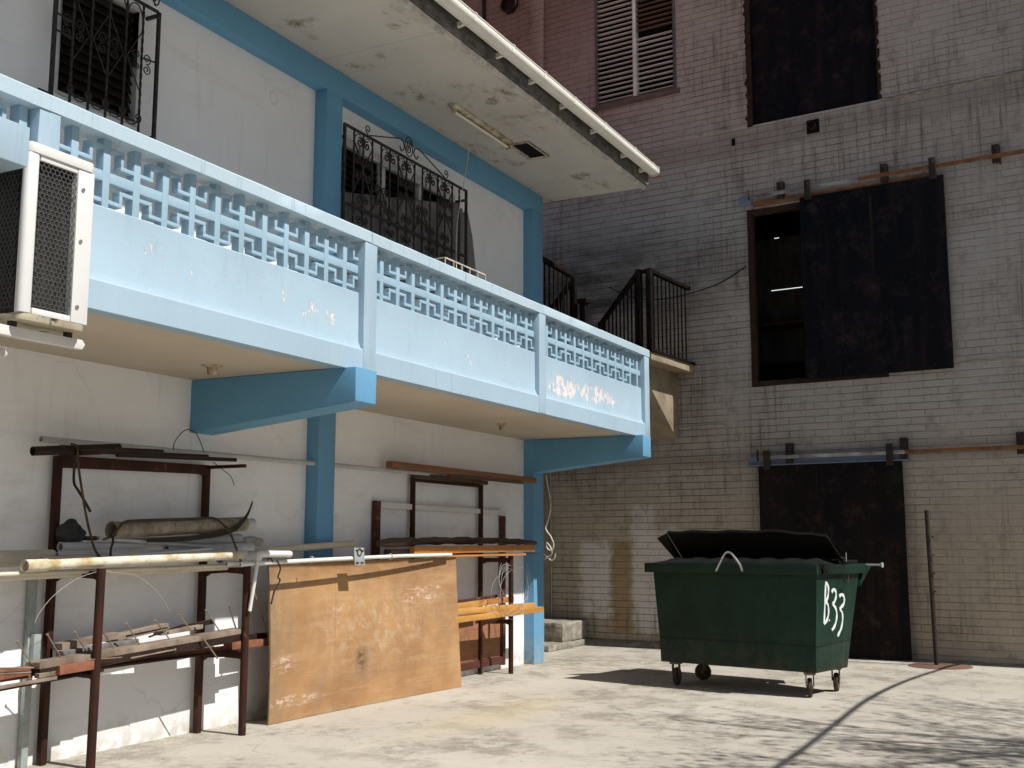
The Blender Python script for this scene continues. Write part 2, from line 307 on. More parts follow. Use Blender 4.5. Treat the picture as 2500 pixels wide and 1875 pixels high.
def ply():
    n = NB('plywood'); P = n.obj; X, Y, Z = n.sep(P)
    g = n.noise(n.map(P, scale=(.55, 1, 4.5)), 3.2, 8, .7, .5)
    c = n.mix(n.ramp(n.noise(P, 1.4, 5, .6), .38, .62), (0.44, 0.255, 0.115), (0.32, 0.175, 0.08))
    c = n.mix(n.ramp(g, .48, .72, 0, .55), c, (0.47, 0.335, 0.20))
    # grey weathering on the near edge
    ed = n.ramp(n.math('ADD', X, n.math('MULTIPLY', n.noise(P, 1.6, 5), .7)), .75, .28)
    c = n.mix(n.math('MULTIPLY', ed, n.ramp(n.noise(n.map(P, scale=(3, 1, 1)), 3.5, 7, .7), .35, .6, .1, .75)), c, (0.20, 0.155, 0.105))
    # pale centre bloom, plaster smears, dark stain
    bl = n.math('MULTIPLY', n.blob(P, (1.7, 0, .8), (.95, 1, .38), .6), n.ramp(n.noise(P, 9, 8, .8), .48, .62, 0, .42))
    c = n.mix(bl, c, (0.56, 0.47, 0.36))
    sm = n.ramp(n.noise(n.map(P, scale=(1.2, 1, 3)), 9, 6, .75), .60, .66)
    for cc, rr in (((.17, 0, .53), (.15, 1, .07)), ((.35, 0, .18), (.38, 1, .05)), ((2.55, 0, 1.06), (.38, 1, .06)), ((2.62, 0, 1.16), (.3, 1, .03)), ((1.02, 0, 1.02), (.10, 1, .04)), ((2.9, 0, 1.28), (.05, 1, .03))):
        c = n.mix(n.math('MULTIPLY', n.blob(P, cc, rr, .35), n.ramp(n.noise(n.map(P, scale=(.6, 1, 2)), 14, 6, .75), .50, .58)), c, (0.62, 0.46, 0.37))
    c = n.mix(n.math('MULTIPLY', n.blob(P, (1.42, 0, .47), (.09, 1, .12), .5), n.ramp(n.noise(P, 18, 6, .8), .44, .52, 0, .85)), c, (0.065, 0.03, 0.015))
    c = n.mix(n.math('MULTIPLY', n.band(Z, .35, .85, .1), n.ramp(n.noise(n.map(P, scale=(.5, 1, 5)), 9, 8, .8), .62, .68, 0, .8)), c, (0.12, 0.06, 0.03))
    c = n.mix(n.math('MULTIPLY', n.ramp(Z, 1.30, 1.48), n.ramp(n.noise(n.map(P, scale=(.6, 1, 2)), 4, 6, .7), .35, .6, 0, .75)), c, (0.15, 0.085, 0.045))
    c = n.mix(n.ramp(n.noise(n.map(P, scale=(.35, 1, 6)), 7, 8, .8), .56, .68, 0, .45), c, (0.19, 0.10, 0.05))
    c = n.mix(n.ramp(n.noise(n.map(P, scale=(1, 1, .6)), 2.2, 6, .7), .52, .66, 0, .35), c, (0.24, 0.165, 0.11))
    # a faint seam of the veneer
    c = n.mix(n.math('MULTIPLY', n.band(X, .955, .965, .006), .4), c, (0.24, 0.12, 0.05))
    c = n.mix(n.ramp(n.noise(P, 42, 4, .8), .72, .78), c, (0.70, 0.62, 0.5))
    n.bump(g, .25, .004); n.bump(n.noise(P, 50, 4), .2, .003)
    return n.fin(c, .68, 0, .3)
ply()
def bin_green():
    n = NB('bin_green'); P = n.obj; X, Y, Z = n.sep(P)
    c = n.mix(n.ramp(n.noise(P, 2, 5), .35, .65), (0.010, 0.036, 0.024), (0.006, 0.024, 0.016))
    c = n.mix(n.ramp(n.noise(P, 11, 7, .75), .6, .76, 0, .6), c, (0.022, 0.080, 0.055))
    c = n.mix(n.ramp(n.noise(n.map(P, scale=(3, 3, .5)), 5, 6, .7), .62, .8, 0, .5), c, (0.006, 0.018, 0.012))
    c = n.mix(n.ramp(n.noise(n.map(P, scale=(1, 1, 3)), 20, 5, .8), .70, .715), c, (0.20, 0.24, 0.21))
    c = n.mix(n.ramp(n.noise(n.map(P, scale=(1.5, 1.5, .35)), 9, 6, .75), .60, .70, 0, .55), c, (0.045, 0.045, 0.032))
    c = n.mix(n.math('MULTIPLY', n.ramp(Z, .8, .3), n.ramp(n.noise(P, 5, 7, .75), .45, .65, 0, .6)), c, (0.06, 0.055, 0.042))
    rust = n.math('MULTIPLY', n.ramp(Z, .42, .26), n.ramp(n.noise(P, 12, 6, .7), .48, .62, 0, .8))
    c = n.mix(rust, c, (0.05, 0.035, 0.02))
    n.bump(n.noise(P, 2.6, 4), .8, .03); n.bump(n.noise(P, 50, 3), .12, .003)
    return n.fin(c, .55, 0, .2)
bin_green()
simple('bin_lid', (0.004, 0.0045, 0.005), (0.009, 0.009, 0.010), 6, rough=.6, bump=.3, bs=15)
simple('lid_inside', (0.003, 0.003, 0.003), (0.006, 0.005, 0.004), 6, rough=.8)
simple('caster_rubber', (0.040, 0.032, 0.026), (0.095, 0.075, 0.058), 14, rough=.85, bump=.3)
simple('caster_metal', (0.20, 0.16, 0.12), (0.10, 0.07, 0.05), 12, rough=.55, metal=.5)
simple('steel_bright', (0.55, 0.57, 0.57), (0.4, 0.42, 0.42), 12, rough=.3, metal=.8)
simple('spray_white', (0.74, 0.78, 0.76), (0.60, 0.68, 0.64), 20, rough=.7, bump=0)
simple('red_plastic', (0.18, 0.03, 0.03), rough=.6)
def doorm(name, a, b, rust):
    n = NB(name); P = n.obj
    c = n.mix(n.ramp(n.noise(P, .9, 4), .35, .65), a, b)
    s = n.noise(n.map(P, scale=(1, 4, .45)), 1.4, 6, .65)
    c = n.mix(n.ramp(s, .50, .72, 0, .8), c, rust)
    c = n.mix(n.ramp(n.noise(n.map(P, scale=(1, 3, .8)), 16, 5, .8), .755, .775, 0, .8), c, (0.22, 0.2, 0.19))
    X, Y, Z = n.sep(P)
    c = n.mix(n.ramp(n.noise(P, 3.5, 7, .75), .52, .70, 0, .7), c, tuple(x * 2.2 for x in rust))
    c = n.mix(n.ramp(n.noise(n.map(P, scale=(1, 7, .25)), 4, 5, .8), .66, .74, 0, .5), c, (0.10, 0.095, 0.09))
    n.bump(n.noise(P, 1.6, 4), .6, .04); n.bump(n.noise(P, 40, 4), .15, .003)
    return n.fin(c, .75, .0, .12)
doorm('door_navy', (0.0040, 0.0052, 0.009), (0.0055, 0.006, 0.0085), (0.020, 0.012, 0.012))
doorm('door_brown', (0.010, 0.007, 0.0065), (0.007, 0.0065, 0.008), (0.026, 0.014, 0.011))
simple('rust_frame', (0.050, 0.024, 0.017), (0.024, 0.014, 0.011), 9, rough=.8, bump=.5, bs=30, bd=.01)
simple('track_silver', (0.50, 0.50, 0.49), (0.22, 0.19, 0.17), 7, rough=.4, metal=.6, stretch=(1, .4, 1))
simple('track_rust', (0.30, 0.155, 0.075), (0.18, 0.085, 0.045), 6, rough=.7, metal=.2)
simple('track_blue', (0.16, 0.23, 0.34), (0.22, 0.24, 0.27), 6, rough=.6)
simple('track_dark', (0.022, 0.018, 0.016), (0.045, 0.03, 0.024), 9, rough=.6)
simple('louvre_white', (0.74, 0.74, 0.73), (0.62, 0.62, 0.61), 4, rough=.55)
simple('louvre_brown', (0.22, 0.15, 0.12), (0.16, 0.11, 0.09), 4, rough=.6)
simple('louvre_frame', (0.13, 0.125, 0.135), (0.09, 0.085, 0.09), 4, rough=.7)
simple('ledge_pink', (0.17, 0.115, 0.105), (0.12, 0.085, 0.08), 5, rough=.9, bump=.5)
simple('disc_rust', (0.19, 0.115, 0.085), (0.12, 0.075, 0.058), 5, rough=.75, bump=.3)
simple('lamp_cream', (0.60, 0.57, 0.47), (0.30, 0.22, 0.12), 8, rough=.5, spots=[(14, .58, .68, (.10, .055, .02))])
simple('lamp_tube', (0.78, 0.76, 0.70), rough=.25, bump=0)
simple('bark', (0.10, 0.08, 0.06), (0.06, 0.05, 0.04), 9, rough=.9, bump=.5)
simple('leaf', (0.05, 0.085, 0.025), (0.08, 0.11, 0.03), 3, rough=.6, bump=0)
simple('cable_black', (0.008, 0.008, 0.008), rough=1, bump=0, spec=0.0)
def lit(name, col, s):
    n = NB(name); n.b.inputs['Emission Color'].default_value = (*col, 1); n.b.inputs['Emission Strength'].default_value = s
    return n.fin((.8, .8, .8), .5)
lit('slit_glow', (0.85, 1.0, 0.97), 0.8)  # emission imitating daylight through slits

# ------------------------------------------------------------------ mesh builder
class MB:
    def __init__(s): s.v = []; s.f = []
    def add(s, vs, fs):
        o = len(s.v); s.v += [tuple(p) for p in vs]; s.f += [tuple(o + i for i in f) for f in fs]; return s
    def box(s, x0, x1, y0, y1, z0, z1, j=0.0):
        q = lambda: rnd.uniform(-j, j) if j else 0
        vs = [(x + q(), y + q(), z + q()) for x in (x0, x1) for y in (y0, y1) for z in (z0, z1)]
        return s.add(vs, [(0, 1, 3, 2), (4, 6, 7, 5), (0, 4, 5, 1), (2, 3, 7, 6), (0, 2, 6, 4), (1, 5, 7, 3)])
    def bar(s, a, b, wd, ht, up=(0, 0, 1)):
        "box of section wd x ht from a to b"
        a = Vector(a); b = Vector(b); d = (b - a).normalized(); up = Vector(up)
        r = d.cross(up)
        if r.length < 1e-4: r = d.cross(Vector((1, 0, 0)))
        r.normalize(); u = r.cross(d); vs = []
        for p in (a, b):
            for i, k in ((-1, -1), (1, -1), (1, 1), (-1, 1)): vs.append(p + r * i * wd / 2 + u * k * ht / 2)
        return s.add(vs, [(0, 3, 2, 1), (4, 5, 6, 7), (0, 1, 5, 4), (1, 2, 6, 5), (2, 3, 7, 6), (3, 0, 4, 7)])
    def prism(s, poly, axis, a, b):
        "2D polygon extruded along an axis (0 x: poly=(y,z); 1 y: poly=(x,z); 2 z: poly=(x,y))"
        def P(p, t): return [(t, p[0], p[1]), (p[0], t, p[1]), (p[0], p[1], t)][axis]
        n = len(poly); vs = [P(p, a) for p in poly] + [P(p, b) for p in poly]
        return s.add(vs, [tuple(range(n))[::-1], tuple(range(n, 2 * n))] + [(i, (i + 1) % n, n + (i + 1) % n, n + i) for i in range(n)])
    def loftx(s, profs, xs):
        "closed (y,z) profiles at stations along x"
        n = len(profs[0]); vs = []
        for pr, x in zip(profs, xs): vs += [(x, p[0], p[1]) for p in pr]
        fs = [tuple(range(n))[::-1], tuple(range(n * (len(xs) - 1), n * len(xs)))]
        for k in range(len(xs) - 1):
            for i in range(n): fs.append((k * n + i, k * n + (i + 1) % n, (k + 1) * n + (i + 1) % n, (k + 1) * n + i))
        return s.add(vs, fs)
    def tube(s, pts, r, n=10, hollow=0.0, close=False, flat=None):
        pts = [Vector(p) for p in pts]; rs = r if isinstance(r, (list, tuple)) else [r] * len(pts)
        m = len(pts); vs = []; u = None
        for i, p in enumerate(pts):
            d = (pts[(i + 1) % m] - pts[i - 1]) if close else (pts[min(i + 1, m - 1)] - pts[max(i - 1, 0)])
            d.normalize()
            if u is None:
                u = d.cross(Vector((0, 0, 1)))
                if u.length < 0.05: u = d.cross(Vector((1, 0, 0)))
            u = (u - d * u.dot(d)).normalized(); v_ = d.cross(u)
            for k in range(n):
                a = 2 * math.pi * k / n
                vs.append(p + (u * math.cos(a) + v_ * math.sin(a) * (flat or 1)) * rs[i])
        fs = []
        for i in range(m if close else m - 1):
            for k in range(n):
                a_ = i * n + k; b_ = i * n + (k + 1) % n; c_ = ((i + 1) % m) * n + (k + 1) % n; d_ = ((i + 1) % m) * n + k
                fs.append((a_, b_, c_, d_))
        s.add(vs, fs)
        if not close:
            for end in (0, m - 1):
                ring = vs[end * n:(end + 1) * n]; c = pts[end]; d = (pts[1] - pts[0]).normalized() if end == 0 else (pts[-2] - pts[-1]).normalized()
                if hollow:
                    k_ = 1 - hollow
                    inner = [c + (Vector(q) - c) * k_ for q in ring]; deep = [q + d * min(rs[end] * 5, (pts[1] - pts[0]).length * .9) for q in inner]
                    o = list(ring) + inner + deep; f2 = []
                    for i in range(n):
                        j = (i + 1) % n; f2 += [(i, n + i, n + j, j), (n + i, 2 * n + i, 2 * n + j, n + j)]
                    f2.append(tuple(range(2 * n, 3 * n))); s.add(o, f2)
                else: s.add(ring, [tuple(range(n)) if end else tuple(range(n))[::-1]])
        return s
    def lathe(s, prof, c, axis='z', n=20):
        "prof: (r, h) list"
        vs = []; cx, cy, cz = c
        for (r, h) in prof:
            for k in range(n):
                a = 2 * math.pi * k / n; p, q = r * math.cos(a), r * math.sin(a)
                vs.append({'z': (cx + p, cy + q, cz + h), 'y': (cx + p, cy + h, cz + q), 'x': (cx + h, cy + p, cz + q)}[axis])
        fs = [(i * n + k, i * n + (k + 1) % n, (i + 1) * n + (k + 1) % n, (i + 1) * n + k) for i in range(len(prof) - 1) for k in range(n)]
        fs += [tuple(range(n))[::-1], tuple(range((len(prof) - 1) * n, len(prof) * n))]
        return s.add(vs, fs)
    def build(s, name, mat, parent=None, bevel=0.0, smooth=35, jit=0.0, sub=0, loc=None, rz=0):
        me = bpy.data.meshes.new(name); me.from_pydata(s.v, [], s.f)
        bm = bmesh.new(); bm.from_mesh(me)
        bmesh.ops.remove_doubles(bm, verts=bm.verts, dist=1e-5)
        bmesh.ops.recalc_face_normals(bm, faces=bm.faces)
        if bevel:
            es = [e for e in bm.edges if len(e.link_faces) == 2 and e.calc_face_angle(0) > 0.5]
            bmesh.ops.bevel(bm, geom=es, offset=bevel, segments=2, affect='EDGES', profile=0.6, clamp_overlap=True)
        if sub: bmesh.ops.subdivide_edges(bm, edges=[e for e in bm.edges if e.calc_length() > sub], cuts=max(1, int(max(e.calc_length() for e in bm.edges) / sub)), use_grid_fill=True)
        if jit:
            for v in bm.verts: v.co += Vector((rnd.uniform(-jit, jit), rnd.uniform(-jit, jit), rnd.uniform(-jit, jit)))
        if smooth:
            for f in bm.faces: f.smooth = True
        bm.to_mesh(me); bm.free()
        if smooth: me.set_sharp_from_angle(angle=R(smooth))
        o = bpy.data.objects.new(name, me); COL.objects.link(o); me.materials.append(MATS[mat])
        if loc: o.location = loc
        if rz: o.rotation_euler.z = rz
        if parent: o.parent = parent
        return o
def tag(o, label=None, cat=None, group=None, kind=None):
    if label: o['label'] = label
    if cat: o['category'] = cat
    if group: o['group'] = group
    if kind: o['kind'] = kind
    return o
def thing(name, label, cat, loc=(0, 0, 0), rz=0, group=None):
    o = bpy.data.objects.new(name, None); COL.objects.link(o); o.location = loc; o.rotation_euler.z = rz; o.empty_display_size = .2
    return tag(o, label, cat, group)
def rel(pts, loc): return [(p[0] - loc[0], p[1] - loc[1], p[2] - loc[2]) for p in pts]
def smoothpts(pts, k=6):
    "Catmull-Rom"
    P = [Vector(p) for p in pts]; out = []
    for i in range(len(P) - 1):
        a = P[max(i - 1, 0)]; b = P[i]; c = P[i + 1]; d = P[min(i + 2, len(P) - 1)]
        for j in range(k):
            t = j / k; out.append(.5 * ((2 * b) + (-a + c) * t + (2 * a - 5 * b + 4 * c - d) * t * t + (-a + 3 * b - 3 * c + d) * t ** 3))
    out.append(P[-1]); return out

# ------------------------------------------------------------------ ground
g = MB()
g.add([(-120, -120, 0), (140, -120, 0), (140, 140, 0), (-120, 140, 0)], [(0, 1, 2, 3)])
tag(g.build('ground', 'concrete_yard', smooth=0), kind='structure')

# ------------------------------------------------------------------ blue and white building
YW, YP = 7.317, 5.60        # wall plane, parapet face
A = thing('balcony_building', 'white two storey building with pale blue balcony, columns and beams along the yard', 'building', (0, 0, 0))
XE = 14.88
def grid_wall(xs, zs, holes, y, depth):
    m = MB()
    for i in range(len(xs) - 1):
        for k in range(len(zs) - 1):
            cx = (xs[i] + xs[i + 1]) / 2; cz = (zs[k] + zs[k + 1]) / 2
            if any(h[0] < cx < h[1] and h[2] < cz < h[3] for h in holes): continue
            m.add([(xs[i], y, zs[k]), (xs[i + 1], y, zs[k]), (xs[i + 1], y, zs[k + 1]), (xs[i], y, zs[k + 1])], [(0, 1, 2, 3)])
    for (a, b, c, d) in holes:
        for q in ([(a, c), (b, c)], [(b, c), (b, d)], [(b, d), (a, d)], [(a, d), (a, c)]):
            (x1, z1), (x2, z2) = q
            m.add([(x1, y, z1), (x2, y, z2), (x2, y + depth, z2), (x1, y + depth, z1)], [(0, 1, 2, 3)])
    return m
W1 = (6.10, 7.00, 5.27, 6.36); W2 = (9.99, 12.50, 4.95, 6.16)
m = grid_wall([-4, 6.10, 7.00, 9.99, 12.50, XE], [-.1, 4.95, 5.27, 6.16, 6.36, 6.9], [(-9, -8, 0, 1), W1, W2][1:], YW, .18)
# end wall, back
m.add([(XE, YW, -.1), (XE, 15, -.1), (XE, 15, 6.9), (XE, YW, 6.9)], [(0, 1, 2, 3)])
m.add([(-4, 15, -.1), (XE, 15, -.1), (XE, 15, 6.9), (-4, 15, 6.9)], [(0, 1, 2, 3)])
m.build('wall', 'white_render', A, smooth=0)
MB().box(-4, 3.3, 4.75, YW - .01, 0, 6.88).build('wing_wall', 'white_render', A, bevel=.01)
# columns and beam
for x0, x1 in ((4.45, 4.75), (9.53, 9.82), (14.56, XE + .012)):
    MB().box(x0, x1, 7.16, YW + (.012 if x1 < 14.8 else .3), 0, 6.54).build('column', 'blue_paint', A, bevel=.008, sub=.5, jit=.0015)
MB().box(3.31, XE + .016, 7.157, YW + .05, 6.54, 6.812).build('beam', 'blue_paint', A, bevel=.008, sub=.6, jit=.0015)
# balcony floor slab
MB().box(4.60, 15.10, YP + .03, YW + .02, 3.14, 3.28).build('balcony_slab', 'slab_soffit', A, bevel=.004)
# cantilever brackets under the slab
for x0, x1 in ((7.81, 8.12), (14.57, 14.875)):
    MB().prism([(5.50, 3.137), (5.50, 2.845), (5.56, 2.83), (YW + .01, 2.655), (YW + .01, 3.137)], 0, x0, x1).build('bracket', 'blue_paint', A, bevel=.012, sub=.35, jit=.002)
# parapet
def wavy(x0, x1, prof, j=.0035, step=.16):
    n = max(2, int((x1 - x0) / step)); xs = [x0 + (x1 - x0) * i / n for i in range(n + 1)]
    pr = []
    for x in xs: pr.append([(p[0] + rnd.uniform(-j, j), p[1] + rnd.uniform(-j, j)) for p in prof])
    return MB().loftx(pr, xs)
bays = [(4.745, 8.05), (8.245, 11.54), (11.715, 14.93)]
posts = [(4.58, 4.745), (8.05, 8.245), (11.54, 11.715), (14.93, 15.115)]
wavy(4.583, 15.112, [(YP + .001, 3.133), (YP + .001, 3.318), (YP + .012, 3.333), (YP + .16, 3.333), (YP + .16, 3.137)], .0008, .5).build('parapet_band', 'blue_parapet', A, smooth=10)
for x0, x1 in bays:
    wavy(x0, x1, [(YP + .022, 3.33), (YP + .052, 3.40), (YP + .056, 3.825), (YP + .06, 3.832), (YP + .15, 3.832), (YP + .15, 3.33)], .0005, .6).build('parapet_panel', 'blue_parapet', A, smooth=25)
for i, (x0, x1) in enumerate(posts):
    MB().box(x0, x1, YP - .004, YP + .165, 3.137 if i == 0 else 3.137, 4.292).build('parapet_post', 'blue_parapet', A, bevel=.010, sub=.25, jit=.002)
# end return of the parapet along y
MB().box(14.97, 15.108, YP + .165, YW + .0, 3.29, 4.29).build('parapet_panel', 'blue_parapet', A, bevel=.008)
wavy(2.2, 4.66, [(YP - .012, 4.292), (YP - .012, 4.385), (YP, 4.398), (YP + .17, 4.40), (YP + .18, 4.39), (YP + .18, 4.292)], .0016).build('parapet_cap', 'blue_cap', A, smooth=30)
wavy(4.66, 8.15, [(YP - .009, 4.292), (YP - .009, 4.385), (YP, 4.398), (YP + .17, 4.40), (YP + .18, 4.39), (YP + .18, 4.292)], .0016).build('parapet_cap', 'blue_cap', A, smooth=30)
wavy(8.155, 11.63, [(YP - .009, 4.290), (YP - .009, 4.382), (YP, 4.395), (YP + .17, 4.40), (YP + .18, 4.39), (YP + .18, 4.29)], .0016).build('parapet_cap', 'blue_cap', A, smooth=30)
wavy(11.635, 15.125, [(YP - .009, 4.292), (YP - .009, 4.385), (YP, 4.398), (YP + .17, 4.40), (YP + .18, 4.39), (YP + .18, 4.292)], .0016).build('parapet_cap', 'blue_cap', A, smooth=30)
MB().box(14.96, 15.12, YP + .185, YW, 4.292, 4.395).build('parapet_cap', 'blue_cap', A, bevel=.008)
# pierced breeze blocks
def breeze(x0, x1, rows, ya, yb, off=.175, par=0, plain=()):
    """rows: (z0, z1) cell bands, separated by solid bars; S and Z keys alternate from cell to cell"""
    m = MB(); t = .027; bw = .058; pt = .2667; jj = .0016
    cl = lambda v: min(x1, max(x0, v))
    n = int((x1 - x0 - off) / pt) + 2
    zlo, zhi = rows[0][0], rows[-1][1]
    for k in range(-1, n):
        xc = x0 + off + k * pt; a, b = cl(xc - bw / 2), cl(xc + bw / 2)
        if b - a > .004: m.box(a, b, ya, yb, zlo, zhi, jj)
        ca, cb = cl(xc + bw / 2), cl(xc + pt - bw / 2); cm = xc + pt / 2
        if cb - ca < .01: continue
        for r_, (z0, z1) in enumerate(rows):
            if r_ + 1 < len(rows): m.box(ca, cb, ya + .0006, yb - .0006, z1, rows[r_ + 1][0], jj * .3)
            if (r_, k) in plain: continue
            h = z1 - z0; lo, hi = z0 + h * .26, z0 + h * .74
            if (k + r_ + par) % 2: zl, zr = lo, hi
            else: zl, zr = hi, lo
            y1, y2 = ya + .001, yb - .001
            for (p, q, z) in ((ca - .001, cm + t / 2, zl), (cm - t / 2, cb + .001, zr)):
                p, q = cl(p), cl(q)
                if q - p > .006: m.box(p, q, y1, y2, z - t / 2, z + t / 2, jj)
            if x0 < cm - t / 2 and cm + t / 2 < x1: m.box(cm - t / 2, cm + t / 2, y1, y2, min(zl, zr) + t / 2 - .0005, max(zl, zr) - t / 2 + .0005, jj)
    return m
RW = ((3.832, 4.005), (4.075, 4.292))
for (x0, x1), fl, pl in zip(bays, (0, 1, 0), ((), (), ((0, 10), (0, 11)))):
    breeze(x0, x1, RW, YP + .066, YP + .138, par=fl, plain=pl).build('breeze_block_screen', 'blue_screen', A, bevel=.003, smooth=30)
# raised left bay over the air conditioner
MB().box(3.30, 3.975, 4.92, 5.55, 3.62, 3.84).build('wing_beam', 'blue_parapet', A, bevel=.008, sub=.3, jit=.0015)
MB().box(2.2, 4.50, YP + .045, YP + .16, 3.895, 4.06).build('parapet_panel', 'blue_parapet', A, bevel=.006)
MB().box(2.2, 4.575, YP + .055, YP + .62, 3.885, 3.9).build('balcony_slab', 'blue_parapet', A, bevel=.003)
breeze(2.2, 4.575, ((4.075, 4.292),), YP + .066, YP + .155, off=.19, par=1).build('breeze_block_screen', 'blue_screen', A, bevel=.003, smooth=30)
# eave slab, fascia, gutter, roof
MB().box(-4, 15.17, 5.66, 8.0, 6.815, 6.94).build('eave_slab', 'eave_soffit', A, bevel=.004)
wavy(-4, 15.19, [(5.635, 6.797), (5.622, 6.842), (5.64, 6.855), (5.69, 6.855), (5.685, 6.797)], .003, .12).build('drip_edge', 'drip_edge', A, smooth=30)
wavy(-4, 15.20, [(5.59, 6.85), (5.59, 7.08), (5.68, 7.08), (5.68, 6.85)], .003, .2).build('fascia', 'fascia_concrete', A, smooth=30)
MB().box(15.175, 15.20, 5.69, 8.0, 6.825, 7.07).build('fascia', 'drip_edge', A, bevel=.004)
gp = [(5.53, 7.14), (5.53, 7.045), (5.515, 7.02), (5.46, 7.005), (5.40, 7.015), (5.365, 7.05), (5.355, 7.095), (5.362, 7.14), (5.350, 7.145), (5.350, 7.155), (5.375, 7.155), (5.372, 7.10), (5.38, 7.06), (5.41, 7.03), (5.46, 7.02), (5.51, 7.035), (5.52, 7.06), (5.52, 7.14)]
gp = [((p[0] - 5.44) * .80 + 5.445, (p[1] - 7.08) * .74 + 6.985) for p in gp]
gu = MB().prism(gp, 0, -4, 15.02).build('gutter', 'gutter_plastic', A, smooth=40)
sc = lambda k: [((p[0] - 5.445) * k + 5.445, (p[1] - 6.985) * k + 6.985) for p in gp]
for x in (-1.2, 0.6, 2.3, 3.9, 5.55, 7.2, 8.85, 9.6, 10.45, 11.25, 12.1, 13.05, 14.1, 14.8):
    b = MB().prism(sc(1.08), 0, x, x + .05); b.prism([(5.515, 6.945), (5.59, 6.93), (5.59, 6.99), (5.52, 6.98)], 0, x + .005, x + .045)
    b.build('gutter_bracket', 'gutter_plastic', gu, smooth=30)
MB().prism(sc(1.09), 0, 15.0, 15.08).build('end_cap', 'white_trim', gu, smooth=30)
r_ = MB()
xs = [-4 + i * .075 for i in range(int(19.5 / .075))]
top = [(x, 7.03 + .014 * (1 if i % 4 < 2 else -1)) for i, x in enumerate(xs)]
vs = []
for (x, z) in top: vs += [(x, 5.475, z), (x, 14.6, z + 1.9)]
r_.add(vs, [(2 * i, 2 * i + 1, 2 * i + 3, 2 * i + 2) for i in range(len(top) - 1)])
r_.build('roof', 'roof_sheet', A, smooth=0)

# windows of the building
def spiral(cx, cz, r0, turns, a0, d, n=26):
    out = []
    for i in range(n + 1):
        t = i / n; a = a0 + d * turns * 2 * math.pi * t; r = r0 * (1 - t) ** .8 + r0 * .12
        out.append((cx + r * math.cos(a), cz + r * math.sin(a)))
    return out
def scurve(m, x0, z0, x1, z1, r, y, th=.0065, dirn=1):
    "C scroll: two spirals joined by an arc between (x0,z0) and (x1,z1)"
    dx, dz = x1 - x0, z1 - z0; L = math.hypot(dx, dz); ux, uz = dx / L, dz / L; px, pz = -uz * dirn, ux * dirn
    pts = []
    for k in range(15):        # start spiral from its eye outward
        t = k / 14; a = (1 - t) * 1.25 * 2 * math.pi; rr = r * (.25 + .75 * t)
        pts.append((x0 + ux * (rr * math.sin(a) * -1) + px * (r - rr * math.cos(a)) * 1.0, z0 + uz * (rr * math.sin(a) * -1) + pz * (r - rr * math.cos(a))))
    e = []
    for (a, b) in pts:         # mirror for the other end
        tx, tz = a - x0, b - z0; al = tx * ux + tz * uz; pe = tx * px + tz * pz
        e.append((x1 - ux * al + px * pe, z1 - uz * al + pz * pe))
    al = pts + e[::-1]
    m.tube([(p[0], y, p[1]) for p in al], th, 5)
def twisted(m, x, y, z0, z1, s=.017):
    n = int((z1 - z0) / .035); vs = []
    for i in range(n + 1):
        a = i * .7; z = z0 + (z1 - z0) * i / n
        for k in range(4): vs.append((x + s * .72 * math.cos(a + k * math.pi / 2), y + s * .72 * math.sin(a + k * math.pi / 2), z))
    m.add(vs, [(4 * i + k, 4 * i + (k + 1) % 4, 4 * i + 4 + (k + 1) % 4, 4 * i + 4 + k) for i in range(n) for k in range(4)] + [(3, 2, 1, 0), (4 * n, 4 * n + 1, 4 * n + 2, 4 * n + 3)])

# window 1
wf = MB()
a, b, c, d = W1
for q in ((a, a + .035, c, d), (b - .035, b, c, d), (a + .035, b - .035, c, c + .03), (a + .035, b - .035, d - .03, d)): wf.box(q[0], q[1], YW - .012, YW + .06, q[2], q[3])
win = wf.build('window', 'white_trim', A, bevel=.003)
win['label'] = 'small dark slatted window with a wrought iron grille'
sl_ = MB()
for k in range(12):
    z = c + .05 + k * .084
    sl_.add([(a + .036, YW + .03, z), (b - .036, YW + .03, z), (b - .036, YW + .075, z + .088), (a + .036, YW + .075, z + .088), (a + .036, YW + .037, z - .004), (b - .036, YW + .037, z - .004), (b - .036, YW + .082, z + .084), (a + .036, YW + .082, z + .084)], [(0, 1, 2, 3), (7, 6, 5, 4), (0, 4, 5, 1), (2, 6, 7, 3), (0, 3, 7, 4), (1, 5, 6, 2)])
sl_.build('jalousie', 'jalousie', win, smooth=0)
MB().box(a - .02, b + .02, YW + .12, YW + .14, c - .02, d + .02).build('window_backing', 'dark_void', win, smooth=0)
yg = 7.165
gr = MB(); GX0, GX1, GZ0, GZ1 = 5.955, 7.06, 5.15, 6.33
for x in (GX0, GX1): gr.box(x - .014, x + .014, yg - .014, yg + .014, GZ0, GZ1)
gr.box(GX0 + .014, GX1 - .014, yg - .010, yg + .010, GZ0 - .012, GZ0 + .012); gr.box(GX0 + .014, GX1 - .014, yg - .010, yg + .010, GZ1 - .012, GZ1 + .012)
gb = [6.14, 6.325, 6.51, 6.695, 6.88]
for x in gb: twisted(gr, x, yg, GZ0, GZ1)
for i in range(4):
    x0, x1 = gb[i], gb[i + 1]; xm = (x0 + x1) / 2
    scurve(gr, x0 + .01, GZ0 + .10, x1 - .01, GZ0 + .10, .042, yg, dirn=-1 if False else 1)
    arc = [(xm + .082 * math.cos(t), yg, GZ0 + .145 + .085 * math.sin(t)) for t in [math.pi + k * math.pi / 12 for k in range(13)]]
    gr.tube(arc, .006, 5)
    arc = [(xm + .082 * math.cos(t), yg, GZ1 - .15 + .12 * math.sin(t)) for t in [k * math.pi / 12 for k in range(13)]]
    gr.tube(arc, .006, 5)
